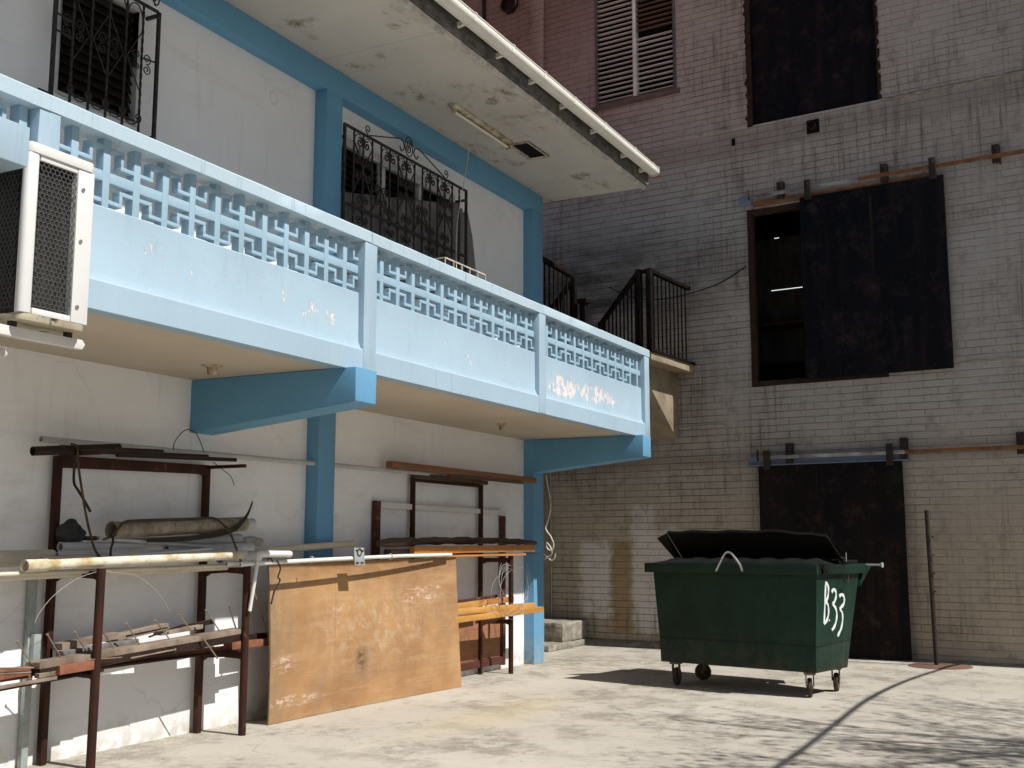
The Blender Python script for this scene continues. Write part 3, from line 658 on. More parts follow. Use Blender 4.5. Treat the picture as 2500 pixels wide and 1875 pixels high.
for (x, z) in ((6.325, 5.80), (6.695, 5.80)):
    for sx in (-1, 1):
        gr.tube([(x + sx * .02, yg, z), (x + sx * .17, yg, z + .26)], .006, 5); gr.tube([(x + sx * .02, yg, z), (x + sx * .17, yg, z - .26)], .006, 5)
for xc in (6.05 + .09, 6.51, 6.88):
    for sx in (-1, 1):
        for sz in (-1, 1):
            gr.tube([(xc + sx * p[0], yg, 5.80 + sz * p[1]) for p in spiral(.062, .05, .042, 1.5, -math.pi * .5, 1)], .0055, 5)
for xa, xb in ((5.6, 5.955),): gr.box(GX0 - .12, GX0 - .014, yg - .006, yg + .006, GZ0 + .0, GZ0 + .03)
for z in (5.72, 5.86): gr.bar((GX0, yg, z), (gb[0], yg, z - .02), .012, .012); 
gr.bar((GX1, yg, 5.86), (gb[-1], yg, 5.84), .012, .012)
for x, z in ((GX0, 6.15), (GX1, 6.30), (GX0, GZ0 + .02), (GX1, GZ0 + .02)): gr.box(x - .012, x + .012, yg + .014, YW + .002, z - .01, z + .02)
# crest
gr.tube([(7.02, yg, 6.375), (6.85, yg, 6.56), (6.62, yg, 6.66)], .008, 6); gr.tube([(6.0, yg, 6.375), (6.17, yg, 6.56), (6.4, yg, 6.66)], .008, 6)
for sx, x in ((1, 7.0), (-1, 6.02)): gr.tube([(x + sx * p[0], yg, 6.44 + p[1]) for p in spiral(0, 0, .055, 1.3, -1.6, 1)], .007, 5)
gr.tube([(6.51 + p[0], yg, 6.68 + p[1]) for p in spiral(0, 0, .07, 1.5, 0, 1)], .007, 5)
gr.build('window_grille', 'black_iron', win, smooth=40)
# window 2
a, b, c, d = W2
wf = MB()
for q in ((a, a + .04, c, d), (b - .04, b, c, d), (a + .04, b - .04, d - .03, d), (10.83, 10.93, c, d - .03), (11.68, 11.78, c, d - .03)): wf.box(q[0], q[1], YW + .01, YW + .07, q[2], q[3])
win = wf.build('window', 'white_trim', A, bevel=.003)
win['label'] = 'wide dark window behind a tall scrolled iron grille with boards against it'
sl_ = MB()
for k in range(14):
    z = c + .02 + k * .078
    for (p, q) in ((a + .042, 10.828), (10.932, 11.678), (11.782, b - .042)):
        sl_.bar((p, YW + .07, z + .03), (q, YW + .07, z + .03), .006, .07, up=(0, .5, 1))
sl_.build('jalousie', 'jalousie', win, smooth=0)
MB().box(a - .02, b + .02, YW + .14, YW + .16, c - .02, d + .02).build('window_backing', 'dark_void', win, smooth=0)
sl2 = MB()
for (p, q) in ((a - .12, 10.3), (10.36, 10.75), (10.8, 11.2), (11.25, 11.75), (11.8, 12.2), (12.24, 12.50)): sl2.box(p, q, YW - .035, YW - .005, 6.09, 6.19)
sl2.build('window_shade', 'white_trim', win, bevel=.004)
yg = 7.15; gr = MB(); GX0, GX1, GZ0, GZ1 = 9.85, 12.56, 5.36, 6.245
xb = [GX0 + (GX1 - GX0) * i / 15 for i in range(16)]
for x in (GX0, GX1): gr.box(x - .016, x + .016, yg - .014, yg + .014, 4.95, GZ1 + .01)
gr.bar((GX0, yg, GZ1), (GX1, yg, GZ1), .02, .028); gr.bar((GX0, yg, GZ0), (GX1, yg, GZ0), .026, .030); gr.bar((GX0, yg, 4.95), (GX1, yg, 4.95), .02, .024)
for x in xb[1:-1]: twisted(gr, x, yg, 4.96, GZ1, .018)
for i in range(1, 14):
    x0, x1 = xb[i], xb[i + 1]; xm = (x0 + x1) / 2; k = i % 5
    if k in (1, 2, 4, 0):
        gr.tube([(xm + (.055 * (1 if k in (1, 4) else -1)) * 0 + p[0] * (1 if k in (1, 4) else -1), yg, GZ1 - .12 + p[1]) for p in spiral(.02, 0, .05, 1.4, math.pi * .6, -1)], .0095, 5)
        gr.tube([(xm + .085 * math.cos(t), yg, GZ1 - .14 + .11 * math.sin(t)) for t in [q * math.pi / 10 for q in range(11)]], .006, 5)
        for zz, s_ in ((GZ0 + .12, 1), (GZ0 - .12, -1)):
            gr.tube([(xm + p[0] * (1 if k in (1, 4) else -1), yg, zz + s_ * p[1]) for p in spiral(.02, 0, .045, 1.4, math.pi * .6, -1)], .0095, 5)
            gr.tube([(xm + .085 * math.cos(t), yg, zz + s_ * -.02 - s_ * .09 * math.sin(t)) for t in [q * math.pi / 10 for q in range(11)]], .006, 5)
for xc in (xb[2], xb[7], xb[12]):
    for sx in (-1, 1):
        for sz in (-1, 1): gr.tube([(xc, yg, 5.83), (xc + sx * .17, yg, 5.83 + sz * .27)], .0095, 5)
        for sz in (-1, 1): gr.tube([(xc + sx * (.09 + p[0]), yg, 5.83 + sz * (.09 + p[1])) for p in spiral(0, 0, .05, 1.5, -1.2, 1)], .0095, 5)
for xc in (xb[4], xb[9]):
    for sx in (-1, 1):
        for sz in (-1, 1): gr.tube([(xc + sx * (.07 + p[0]), yg, 5.62 + sz * (.07 + p[1])) for p in spiral(0, 0, .05, 1.5, -1.2, 1)], .0095, 5)
        gr.tube([(xc, yg, 5.75), (xc + sx * .16, yg, 5.42)], .0095, 5)
# crest with scrolls
cx = 11.16
gr.tube(smoothpts([(10.33, yg, 6.27), (10.7, yg, 6.37), (10.98, yg, 6.44), (11.06, yg, 6.37), (11.0, yg, 6.30), (10.96, yg, 6.35)]), .008, 6)
gr.tube(smoothpts([(12.0, yg, 6.27), (11.65, yg, 6.37), (11.36, yg, 6.44), (11.27, yg, 6.37), (11.33, yg, 6.30), (11.37, yg, 6.35)]), .008, 6)
for s_ in (1, -1): gr.tube([(cx + s_ * p[0], yg, 6.40 + s_ * p[1]) for p in spiral(0, .03, .05, 1.4, -1.0, 1)], .007, 5)
gr.tube([(cx + .085 * math.cos(t), yg, 6.40 + .12 * math.sin(t)) for t in [q * math.pi / 12 for q in range(24)]], .007, 5, close=True)
for s_, x in ((1, 12.04), (-1, 10.3)): gr.tube([(x + s_ * p[0], yg, 6.33 + p[1]) for p in spiral(0, 0, .05, 1.3, -1.6, 1)], .007, 5)
for x in (GX0 + .02, GX1 - .02): gr.box(x - .01, x + .01, yg + .014, YW + .0, 6.1, 6.13)
gr.build('window_grille', 'black_iron', win, smooth=40)

# boards behind the grille (each stands on the balcony floor)
bx = [(x0_, x1_, 5.50 + .215 * (x0_ - 9.86)) for x0_, x1_ in ((9.86, 10.42), (10.43, 10.98), (10.99, 11.57), (11.58, 12.12), (12.125, 12.55))]
nm = ['left end', 'second from the column', 'middle', 'second from the open wall', 'fifth']
lb = ['grey weathered board right beside the blue column behind the iron grille', 'grey board second from the blue column behind the wide iron grille',
      'grey board in the middle of the row behind the wide iron grille', 'grey board fourth from the blue column behind the wide iron grille', 'taller grey board at the open end behind the wide iron grille']
for (x0, x1, z1), l in zip(bx, lb):
    o = MB().prism([(x0, 3.29), (x1, 3.29), (x1, z1 + .11), (x0, z1)], 1, YW - .06, YW - .04).build('board', 'grey_board', None, bevel=.002)
    tag(o, l, 'board', 'grey boards leaning behind the grille')
MB_ = MB().prism([(12.60, 3.29), (13.22, 3.29), (13.12, 4.9), (12.93, 5.75), (12.80, 6.05), (12.76, 5.98), (12.74, 6.03), (12.68, 5.97), (12.66, 6.05), (12.60, 6.04)], 1, YW - .055, YW - .03)
tag(MB_.build('board', 'grey_board', None, bevel=.001), 'tall stained grey board with a slanted edge leaning on the wall right of the grille', 'board')

# ceiling light with open junction box on the eave
t = thing('ceiling_light', 'rusty fluorescent batten light on the eave soffit', 'ceiling light', (11.86, 6.52, 6.815))
b = MB(); b.prism([(-.055, 0), (-.055, -.028), (-.02, -.05), (.02, -.05), (.055, -.028), (.055, 0)], 0, -.76, .72); b.build('housing', 'lamp_cream', t, bevel=.003)
MB().tube([(-.70, 0, -.085), (.66, 0, -.085)], .016, 12).build('lamp_tube', 'lamp_tube', t)
for x in (-.72, .68): MB().box(x - .012, x + .012, -.03, .03, -.11, -.045).build('lamp_holder', 'lamp_cream', t, bevel=.004)
t = thing('junction_box', 'square open junction box in a white plate on the eave soffit', 'junction box', (12.93, 6.42, 6.815))
b = MB()
for q in ((-.29, -.27, -.14, .15), (.27, .36, -.14, .15), (-.27, .27, -.14, -.115), (-.27, .27, .115, .15)): b.box(q[0], q[1], q[2], q[3], -.022, .0)
b.build('plate', 'lamp_cream', t, bevel=.003)
MB().box(-.27, .27, -.115, .115, -.004, .0).build('opening', 'dark_void', t, smooth=0)
for x, l in ((7.24, 'small cream lamp holder under the balcony near the air conditioner'), (12.45, 'tiny cream lamp holder under the far balcony bay')):
    k = .09 if x < 8 else .07
    tag(MB().lathe([(k, 0), (k, -.008), (k * .55, -.02), (k * .42, -.075), (k * .3, -.08)], (0, 0, 0)).build('lamp_holder', 'lamp_cream', None, loc=(x, 6.56, 3.14)), l, 'lamp holder')
# hanging cable and wire rack on the balcony
o = MB().tube(smoothpts([(12.33, 7.0, 6.81), (12.34, 7.0, 6.6), (12.2, 7.0, 6.12), (12.05, 6.98, 5.7), (11.88, 6.9, 5.19), (11.75, 6.8, 4.7)]), .006, 5).build('cable', 'white_cable'); tag(o, 'thin white cable hanging from the eave past the wide grille', 'cable')
o = MB()
for a_, b_ in (((10.52, 6.25, 4.78), (11.44, 6.25, 4.78)), ((10.52, 6.55, 4.78), (11.44, 6.55, 4.78)), ((10.52, 6.25, 4.78), (10.52, 6.55, 4.78)), ((11.44, 6.25, 4.78), (11.44, 6.55, 4.78))): o.bar(a_, b_, .014, .014)
for i in range(6):
    x = 10.52 + .92 * i / 5; o.bar((x, 6.25, 3.29), (x, 6.25, 4.775), .011, .011)
for x in (10.52, 11.44): o.bar((x, 6.55, 3.29), (x, 6.55, 4.775), .011, .011)
for z in (3.6, 4.2): o.bar((10.52, 6.25, z), (11.44, 6.25, z), .012, .012)
tag(o.build('wire_rack', 'white_wire'), 'white wire rack standing on the balcony behind the parapet', 'rack')

# ------------------------------------------------------------------ air conditioner
AC = thing('air_conditioner', 'white outdoor air conditioner with honeycomb side grille hanging under the balcony corner', 'air conditioner', (4.04, 5.0, 2.83))
Wd, Dp, Hh = .455, .88, .965
def rrect(x0, x1, y0, y1, r, n=5):
    out = []
    for (cx, cy, a0) in ((x1 - r, y1 - r, 0), (x0 + r, y1 - r, 90), (x0 + r, y0 + r, 180), (x1 - r, y0 + r, 270)):
        out += [(cx + r * math.cos(R(a0 + 90 * k / n)), cy + r * math.sin(R(a0 + 90 * k / n))) for k in range(n + 1)]
    return out
MB().prism(rrect(-.006, Wd + .006, -.006, Dp + .006, .045), 2, Hh - .045, Hh + .012).build('top_cover', 'ac_metal', AC, bevel=.006)
MB().prism(rrect(.004, Wd - .004, .004, Dp - .004, .04), 2, 0, .04).build('base_pan', 'ac_base', AC, bevel=.006)
cm = MB(); cm.prism(rrect(.0, .085, .0, .06, .028), 2, .04, Hh - .045)
cm.box(.34, Wd, .002, .30, .04, Hh - .045); cm.box(.085, .34, .006, .03, .04, .075); cm.box(.085, .34, .006, .03, Hh - .075, Hh - .045)
cm.box(0.002, .03, Dp - .12, Dp, .04, Hh - .045); cm.box(Wd - .02, Wd, .30, Dp, .04, Hh - .045); cm.box(.03, Wd - .02, Dp - .02, Dp, .04, Hh - .045)
cas = cm.build('casing', 'ac_metal', AC, bevel=.006)
for z in (Hh - .16, Hh - .46, .13):
    MB().lathe([(.012, 0), (.012, -.006), (.006, -.008)], (.375, .002, z), 'y', 14).build('screw', 'steel_bright', AC)
MB().box(.06, .345, .05, .07, .045, Hh - .05).build('coil', 'ac_coil', AC, smooth=0)
MB().box(.035, .05, .06, Dp - .1, .045, Hh - .05).build('coil', 'ac_coil', AC, smooth=0)
def honey(w_, h_, cell, ax_):
    m = MB(); dx = cell; dz = cell * .866; t_ = .0028
    rows = int(h_ / (dz)); cols = int(w_ / dx) + 1
    s_ = cell / math.sqrt(3)
    for r_ in range(rows + 1):
        for c_ in range(cols + 1):
            cx = c_ * dx + (r_ % 2) * dx / 2; cz = r_ * dz
            for k in (0, 1, 2):
                a0 = R(30 + 60 * k); a1 = R(90 + 60 * k)
                p = (cx + s_ * math.cos(a0), cz + s_ * math.sin(a0)); q = (cx + s_ * math.cos(a1), cz + s_ * math.sin(a1))
                if min(p[0], q[0]) < 0 or max(p[0], q[0]) > w_ or min(p[1], q[1]) < 0 or max(p[1], q[1]) > h_: continue
                if ax_ == 'x': m.bar((p[0], 0, p[1]), (q[0], 0, q[1]), t_ * 1.6, t_, up=(0, 1, 0))
                else: m.bar((0, p[0], p[1]), (0, q[0], q[1]), t_ * 1.6, t_, up=(1, 0, 0))
    return m
g1 = honey(.262, Hh - .15, .030, 'x').build('side_grille', 'ac_grille', AC, smooth=0, loc=(.083, .014, .075))
g2 = honey(Dp - .2, Hh - .11, .030, 'y').build('back_grille', 'ac_grille', AC, smooth=0, loc=(.012, .07, .06))
for nm_, y in (('near', .10), ('far', .74)):
    bb = MB(); bb.prism([(-.74, -.085), (-.74, -.03), (.50, -.03), (.52, -.055), (.50, -.085)], 1, y - .02, y + .02)
    bb.prism([(-.74, -.40), (-.74, -.085), (-.70, -.085), (-.70, -.37)], 1, y - .02, y + .02)
    bb.build('support_arm', 'bracket_paint', AC, bevel=.003)
    for x in (.04, .41): MB().box(x - .02, x + .02, y - .015, y + .015, -.03, .0).build('foot_pad', 'rubber', AC, bevel=.002)
MB().lathe([(.035, 0), (.035, -.02), (.02, -.03), (.02, -.06)], (-.02, .45, .1), 'y').build('pipe_valve', 'steel_bright', AC)

# ------------------------------------------------------------------ brick warehouse
BO = (17.35, 1.0, 0.0); BZ = R(-5.0)
B = thing('brick_warehouse', 'tall stained painted brick warehouse with dark sliding doors closing the yard', 'building', BO, BZ)
def hole_wall(ys, zs, holes, x, depth):
    m = MB()
    for i in range(len(ys) - 1):
        for k in range(len(zs) - 1):
            cy = (ys[i] + ys[i + 1]) / 2; cz = (zs[k] + zs[k + 1]) / 2
            if any(h[0] < cy < h[1] and h[2] < cz < h[3] for h in holes): continue
            m.add([(x, ys[i], zs[k]), (x, ys[i + 1], zs[k]), (x, ys[i + 1], zs[k + 1]), (x, ys[i], zs[k + 1])], [(0, 1, 2, 3)])
    for (a, b, c, d) in holes:
        for (y1, z1), (y2, z2) in (((a, c), (b, c)), ((b, c), (b, d)), ((b, d), (a, d)), ((a, d), (a, c))):
            m.add([(x, y1, z1), (x, y2, z2), (x + depth, y2, z2), (x + depth, y1, z1)], [(0, 1, 2, 3)])
    return m
H2 = (1.75, 3.80, 4.20, 6.98); H3 = (1.66, 3.75, 8.445, 12.2); HW = (5.02, 6.58, 9.37, 11.6)
ys = sorted({-7.0, 1.66, 1.75, 3.75, 3.80, 5.02, 6.58, 15.0}); zs = sorted({-.1, 4.20, 6.98, 8.445, 9.37, 11.6, 12.2, 14.0})
m = hole_wall(ys, zs, [H2, H3, HW], 0, .22)
m.add([(0, -7, -.1), (9, -7, -.1), (9, -7, 14), (0, -7, 14)], [(0, 1, 2, 3)]); m.add([(0, 15, -.1), (9, 15, -.1), (9, 15, 14), (0, 15, 14)], [(0, 1, 2, 3)])
m.add([(0, -7, 14), (9, -7, 14), (9, 15, 14), (0, 15, 14)], [(0, 1, 2, 3)]); m.add([(9, -7, -.1), (9, 15, -.1), (9, 15, 14), (9, -7, 14)], [(0, 1, 2, 3)])
m.build('wall', 'painted_brick', B, smooth=0)
MB().box(.6, 8.5, -6, 14, 3.9, 4.1).build('floor', 'dark_void', B, smooth=0)
# mortar drip ledges
def ledge(y0, y1, z, slope=0, d=.03):
    n = int((y1 - y0) / .09); pr = []; xs = []
    mm = MB(); vs = []
    for i in range(n + 1):
        y = y0 + (y1 - y0) * i / n; zz = z + slope * (y - y0) + rnd.uniform(-.012, .012); dd = d * rnd.uniform(.5, 1.2); hh = .028 * rnd.uniform(.6, 1.3)
        vs += [(.002, y, zz + hh), (-dd * .5, y, zz + hh * .8), (-dd, y, zz), (.002, y, zz - hh)]
    mm.add(vs, [(4 * i + k, 4 * i + (k + 1) % 4, 4 * i + 4 + (k + 1) % 4, 4 * i + 4 + k) for i in range(n) for k in range(4)] + [(0, 1, 2, 3), (4 * n + 3, 4 * n + 2, 4 * n + 1, 4 * n)])
    return mm
ledge(-6.9, 1.62, 8.43, 0, .03).build('ledge', 'rough_concrete', B, smooth=40)
ledge(3.80, 6.2, 8.45, .01, .015).build('ledge', 'painted_brick', B, smooth=40)
ledge(-6.9, .70, 4.26, 0, .02).build('ledge', 'painted_brick', B, smooth=40)
ledge(4.3, 7.0, 3.55, 0, .014).build('ledge', 'painted_brick', B, smooth=40)
MB().box(-.045, .002, 7.64, 8.16, 8.0, 14).build('pilaster', 'painted_brick', B, bevel=.01)
# base kerb, irregular
kk = MB(); vs = []; n = 60
for i in range(n + 1):
    y = 3.9 + (8.3 - 3.9) * i / n; dd = .16 + .05 * math.sin(i * .7) + rnd.uniform(-.025, .025); hh = .075 + rnd.uniform(-.015, .015)
    vs += [(.0, y, 0.0), (-.002, y, hh + .01), (-dd * .6, y, hh), (-dd, y, hh * .45), (-dd - .03, y, 0.001)]
kk.add(vs, [(5 * i + k, 5 * i + (k + 1) % 5, 5 * i + 5 + (k + 1) % 5, 5 * i + 5 + k) for i in range(n) for k in range(5)] + [(0, 1, 2, 3, 4), (5 * n + 4, 5 * n + 3, 5 * n + 2, 5 * n + 1, 5 * n)])
kk.build('base_kerb', 'rough_concrete', B, smooth=40)
kk = MB(); vs = []
for i in range(n + 1):
    y = -6.9 + 8.4 * i / n; dd = .07 + rnd.uniform(-.02, .02); hh = .035 + rnd.uniform(-.01, .01)
    vs += [(.0, y, 0.0), (-.002, y, hh), (-dd, y, hh * .5), (-dd - .02, y, 0.001)]
kk.add(vs, [(4 * i + k, 4 * i + (k + 1) % 4, 4 * i + 4 + (k + 1) % 4, 4 * i + 4 + k) for i in range(n) for k in range(4)])
kk.build('base_kerb', 'rough_concrete', B, smooth=40)
# lower sliding door with its track
dr = MB().box(-.135, -.095, 1.545, 3.725, .02, 2.86).build('sliding_door', 'door_brown', B, bevel=.004, sub=.5, jit=.002)
dr['label'] = 'rust brown sheet metal sliding door at yard level'
def rivets(y0, y1, zs_, par, x=-.137):
    k = MB()
    for z in zs_:
        n_ = int((y1 - y0) / .18)
        for i in range(n_ + 1): k.lathe([(.008, 0), (.007, -.004), (.003, -.006)], (x + .002, y0 + (y1 - y0) * i / n_, z), 'x', 8)
    k.build('rivets', 'track_dark', par)
def seam(y, z0, z1, par, x=-.1385): MB().box(x, x + .004, y - .025, y + .025, z0, z1).build('seam_strip', 'door_brown', par, bevel=.001)
def hanger(y, z0, z1, par, x=-.155):
    h = MB().box(x - .012, x + .012, y - .05, y + .05, z0, z1)
    h.lathe([(.055, 0), (.055, .03), (.02, .04)], (x + .012, y, z1 - .07), 'x', 18)
    h.lathe([(.016, 0), (.016, -.014), (.006, -.02)], (x - .012, y, z1 - .07), 'x', 10)
    o = h.build('hanger', 'track_dark', par, bevel=.003)
seam(2.64, .05, 2.82, dr); rivets(1.60, 3.68, (.10, 1.42, 2.78), dr); hanger(3.58, 2.80, 3.10, dr); hanger(1.71, 2.80, 3.12, dr)
def track(y0, ysplit, y1, z, m0, m1, brs, top, par):
    k = MB().box(-.125, -.115, ysplit, y1, z - .022, z + .022); k.box(-.15, -.115, ysplit, y1, z + .022, z + .032)
    tr = k.build('door_track', m0, par, bevel=.002)
    k = MB().box(-.125, -.115, y0, ysplit, z - .020, z + .024); k.box(-.15, -.115, y0, ysplit, z + .024, z + .034); k.build('track_rail', m1, tr, bevel=.002)
    for y in brs:
        b = MB().box(-.10, .0, y - .05, y - .04, z - .09, top); b.box(-.112, -.10, y - .05, y + .05, z - .09, top); b.box(-.012, .0, y - .05, y + .06, top - .12, top); b.build('track_bracket', 'track_dark', tr, bevel=.002)
    MB().box(-.17, -.11, y1, y1 + .012, z - .04, z + .13).build('track_stop', 'track_dark', tr, bevel=.002)
    return tr
tr1 = track(-3.2, 1.50, 3.72, 2.985, 'track_silver', 'track_rust', (3.24, 1.52, -.06), 3.20, B)
k = MB().box(-.06, .0, 1.45, 3.92, 2.885, 3.02); k.box(-.13, .0, 1.45, 3.92, 2.868, 2.884); k.build('door_header', 'track_blue', B, bevel=.003)
# middle sliding door, half open
fr = MB(); 
for q in ((3.74, 3.83, 4.13, 7.02), (1.70, 3.74, 6.93, 7.02), (1.70, 3.74, 4.13, 4.21)): fr.box(-.018, .10, q[0], q[1], q[2], q[3])
fr.build('door_frame', 'rust_frame', B, bevel=.006, sub=.3, jit=.004)
dr = MB().box(-.135, -.095, .76, 2.92, 4.17, 7.055).build('sliding_door', 'door_navy', B, bevel=.004, sub=.5, jit=.002)
dr['label'] = 'dark navy sliding door pulled half open one floor up'
seam(1.84, 4.2, 7.03, dr); rivets(.82, 2.86, (4.24, 5.6, 6.99), dr); hanger(2.78, 7.0, 7.32, dr); hanger(.90, 7.0, 7.33, dr)
track(-3.2, 2.0, 3.74, 7.19, 'track_silver', 'track_rust', (3.24, 1.62, .03), 7.38, B)
k = MB().box(-.05, .0, 3.74, 3.95, 7.10, 7.25); k.build('door_header', 'track_blue', B, bevel=.003)
MB().box(-.05, .0, .9, 3.70, 7.06, 7.14).build('door_header', 'track_rust', B, bevel=.003)
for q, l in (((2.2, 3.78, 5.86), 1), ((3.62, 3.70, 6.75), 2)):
    MB().tube([(.9, q[0], q[2]), (.9, q[1], q[2])], .007, 8).build('daylight_slit', 'slit_glow', B)  # glowing strips stand in for daylight slits, no lamp in the room
MB().box(3.2, 3.25, 1.2, 5.6, 4.1, 7.4).build('back_wall', 'grey_board', B, smooth=0)
sh_ = MB()
for z in (4.9, 5.6): sh_.box(2.5, 3.1, 2.2, 5.2, z, z + .04)
for y in (2.3, 3.7, 5.1): sh_.box(2.52, 2.58, y, y + .05, 4.1, 6.2)
sh_.build('store_shelf', 'lumber_brown', B, bevel=.003)
# upper door
dr = MB().box(.03, .07, 1.68, 3.68, 8.47, 12.1).build('sliding_door', 'door_navy', B, bevel=.004, sub=.5, jit=.003)
dr['label'] = 'dark navy metal sheet door in the top opening'
def ragged(y, w0, z0, z1, x=-.015):
    mm = MB(); n = int((z1 - z0) / .05); vs = []
    for i in range(n + 1):
        z = z0 + (z1 - z0) * i / n; a = w0 * rnd.uniform(.75, 1.0) + (.035 if rnd.random() < .18 else 0)
        vs += [(x, y, z), (x, y + a, z), (.12, y + a, z), (.12, y, z)]
    mm.add(vs, [(4 * i + k, 4 * i + (k + 1) % 4, 4 * i + 4 + (k + 1) % 4, 4 * i + 4 + k) for i in range(n) for k in range(4)] + [(0, 1, 2, 3), (4 * n + 3, 4 * n + 2, 4 * n + 1, 4 * n)])
    return mm
ragged(3.69, .10, 8.42, 12.2).build('door_frame', 'rust_frame', B, smooth=20); ragged(1.67, -.06, 8.45, 12.2).build('door_frame', 'rust_frame', B, smooth=20)
# louvred window
a, b, c, d = HW
wf = MB()
for q in ((a, a + .05, c, d), (b - .05, b, c, d)): wf.box(-.02, .12, q[0], q[1], q[2], q[3])
wf.box(-.02, .12, a + .05, b - .05, c, c + .03)
lw = wf.build('louvred_window', 'louvre_frame', B, bevel=.004)
MB().box(-.03, .10, 5.77, 5.83, c + .03, d).build('mullion', 'louvre_white', lw, bevel=.004)
def slats(y0, y1, z0, z1, mt):
    s_ = MB(); n = int((z1 - z0) / .0905)
    for k in range(n):
        z = z0 + .05 + k * .0905; s_.bar((.03, y0, z), (.03, y1, z), .075, .008, up=(-.05 + rnd.uniform(-.07, .07), 0, 1))
    s_.build('louvre_slats', mt, lw, smooth=0)
slats(5.83, b - .05, c + .02, d, 'louvre_white'); slats(a + .05, 5.77, c + .02, 10.55, 'louvre_white'); slats(a + .05, 5.77, 10.55, d, 'louvre_brown')
MB().box(.17, .19, a - .02, b + .02, c - .02, d + .02).build('window_backing', 'dark_void', lw, smooth=0)
MB().box(-.035, .02, a - .06, b + .05, c - .09, c - .002).build('sill', 'ledge_pink', lw, bevel=.01)
# pipe stubs in the wall
for (y, z, r) in ((8.38, 11.76, .17), (2.70, 8.22, .065)):
    p = MB().lathe([(r, 0), (r, -.10), (r * .82, -.10), (r * .82, -.02)], (0, y, z), 'x', 20).build('pipe_stub', 'dark_steel', B)
MB().box(-.012, .003, 2.60, 2.80, 8.11, 8.33).build('vent_recess', 'dark_void', B, smooth=0)
MB().box(-.008, .002, 4.0, 4.06, 8.16, 8.28).build('vent_recess', 'dark_void', B, smooth=0)
MB().tube([(-.03, 8.9, 7.3), (-.03, 9.0, 14)], .035, 8).build('drain_pipe', 'dark_steel', B)
# wall return beside the steps with conduit
MB().box(-.05, .002, 7.555, 7.68, .0, 3.4).build('wall_return', 'old_concrete', B, bevel=.01)
MB().tube([(-.03, 7.53, .3), (-.03, 7.53, 3.2)], .010, 8).build('conduit', 'pvc_grey', B)

# wires on the warehouse wall
def wire(pts, r, mat, label, cat='wire', name='wire', k=6, n=5): return tag(MB().tube(smoothpts(pts, k), r, n).build(name, mat), label, cat)
wire([(16.1, 6.6, 5.62), (16.6, 6.35, 5.52), (17.2, 6.0, 5.60), (17.66, 5.35, 5.85), (17.66, 4.85, 6.10)], .009, 'cable_black', 'thin black wire sagging from the stair railing to the half open door')
wire([(16.5, 7.89, 2.755), (16.5, 7.81, 2.297), (16.5, 7.85, 2.05), (16.5, 7.90, 1.908), (16.5, 7.81, 1.779), (16.5, 7.76, 1.65), (16.5, 7.80, 1.56), (16.48, 7.87, 1.60), (16.45, 7.86, 1.68), (16.45, 7.79, 1.60), (16.5, 7.80, 1.50), (16.5, 7.92, 1.425)], .012, 'white_cable', 'loose white cable curling down behind the end column of the blue building', 'cable', 'cable')
wire([(16.5, 7.93, 1.50), (16.5, 7.86, 1.45), (16.5, 7.80, 1.405), (16.5, 7.75, 1.44), (16.5, 7.73, 1.51)], .012, 'white_cable', 'short hooked white cable end poking out past the end column', 'cable', 'cable')

# ------------------------------------------------------------------ unseen building added behind the camera to block sky light
NBL = thing('sky_block_building', 'plain weathered building added behind the camera to block sky light', 'building', (-8.0, 0, 0))
wm = hole_wall([-16, -6, -4.6, -1.5, -.1, 3, 4.4, 9.5], [-.05, 1.1, 2.4, 4.3, 5.6, 9.0], [(-6, -4.6, 1.1, 2.4), (-1.5, -.1, 1.1, 2.4), (3, 4.4, 1.1, 2.4), (-6, -4.6, 4.3, 5.6), (-1.5, -.1, 4.3, 5.6), (3, 4.4, 4.3, 5.6)], 0, -.2)
wm.add([(0, -16, 9), (0, 9.5, 9), (-7, 9.5, 9), (-7, -16, 9)], [(0, 1, 2, 3)]); wm.add([(0, -16, 0), (0, -16, 9), (-7, -16, 9), (-7, -16, 0)], [(0, 1, 2, 3)])
wm.build('wall', 'rough_concrete', NBL, smooth=0)  # wall of the added sky-blocking building
for zz in (1.1, 4.3):
    for yy in (-6, -1.5, 3):
        f_ = MB().box(-.2, -.15, yy, yy + 1.4, zz, zz + .06).box(-.2, -.15, yy, yy + 1.4, zz + 1.24, zz + 1.3).box(-.2, -.15, yy, yy + .06, zz + .06, zz + 1.24).box(-.2, -.15, yy + 1.34, yy + 1.4, zz + .06, zz + 1.24).build('window', 'white_trim', NBL, bevel=.003)  # window frames of the added sky-blocking building
        MB().box(-.19, -.18, yy + .06, yy + 1.34, zz + .06, zz + 1.24).build('pane', 'dark_void', f_, smooth=0)

# ------------------------------------------------------------------ outside stair
ST = thing('iron_stair', 'black railed concrete stair landing on a triangular bracket against the brick warehouse', 'staircase', BO, BZ)
def wl(X, Y, Z):        # world to warehouse frame
    dx, dy = X - BO[0], Y - BO[1]; c_, s_ = math.cos(-BZ), math.sin(-BZ); return (c_ * dx - s_ * dy, s_ * dx + c_ * dy, Z)
yl = wl(17.0, 5.86, 0)[1] ; xn = wl(16.1, 5.86, 0)[0]
MB().box(xn + .02, -.002, yl - .0, yl + 1.35, 4.435, 4.575).build('landing', 'old_concrete', ST, bevel=.01, sub=.3, jit=.003)
MB().box(xn - .0, -.01, yl - .03, yl + .0, 4.56, 4.60).build('edge_angle', 'stair_iron', ST, bevel=.003)
MB().prism([(-.003, 4.434), (-.003, 3.38), (-.09, 3.36), (-1.25, 4.25), (-1.25, 4.434)], 1, yl + .30, yl + .80).build('gusset', 'old_concrete', ST, bevel=.008)
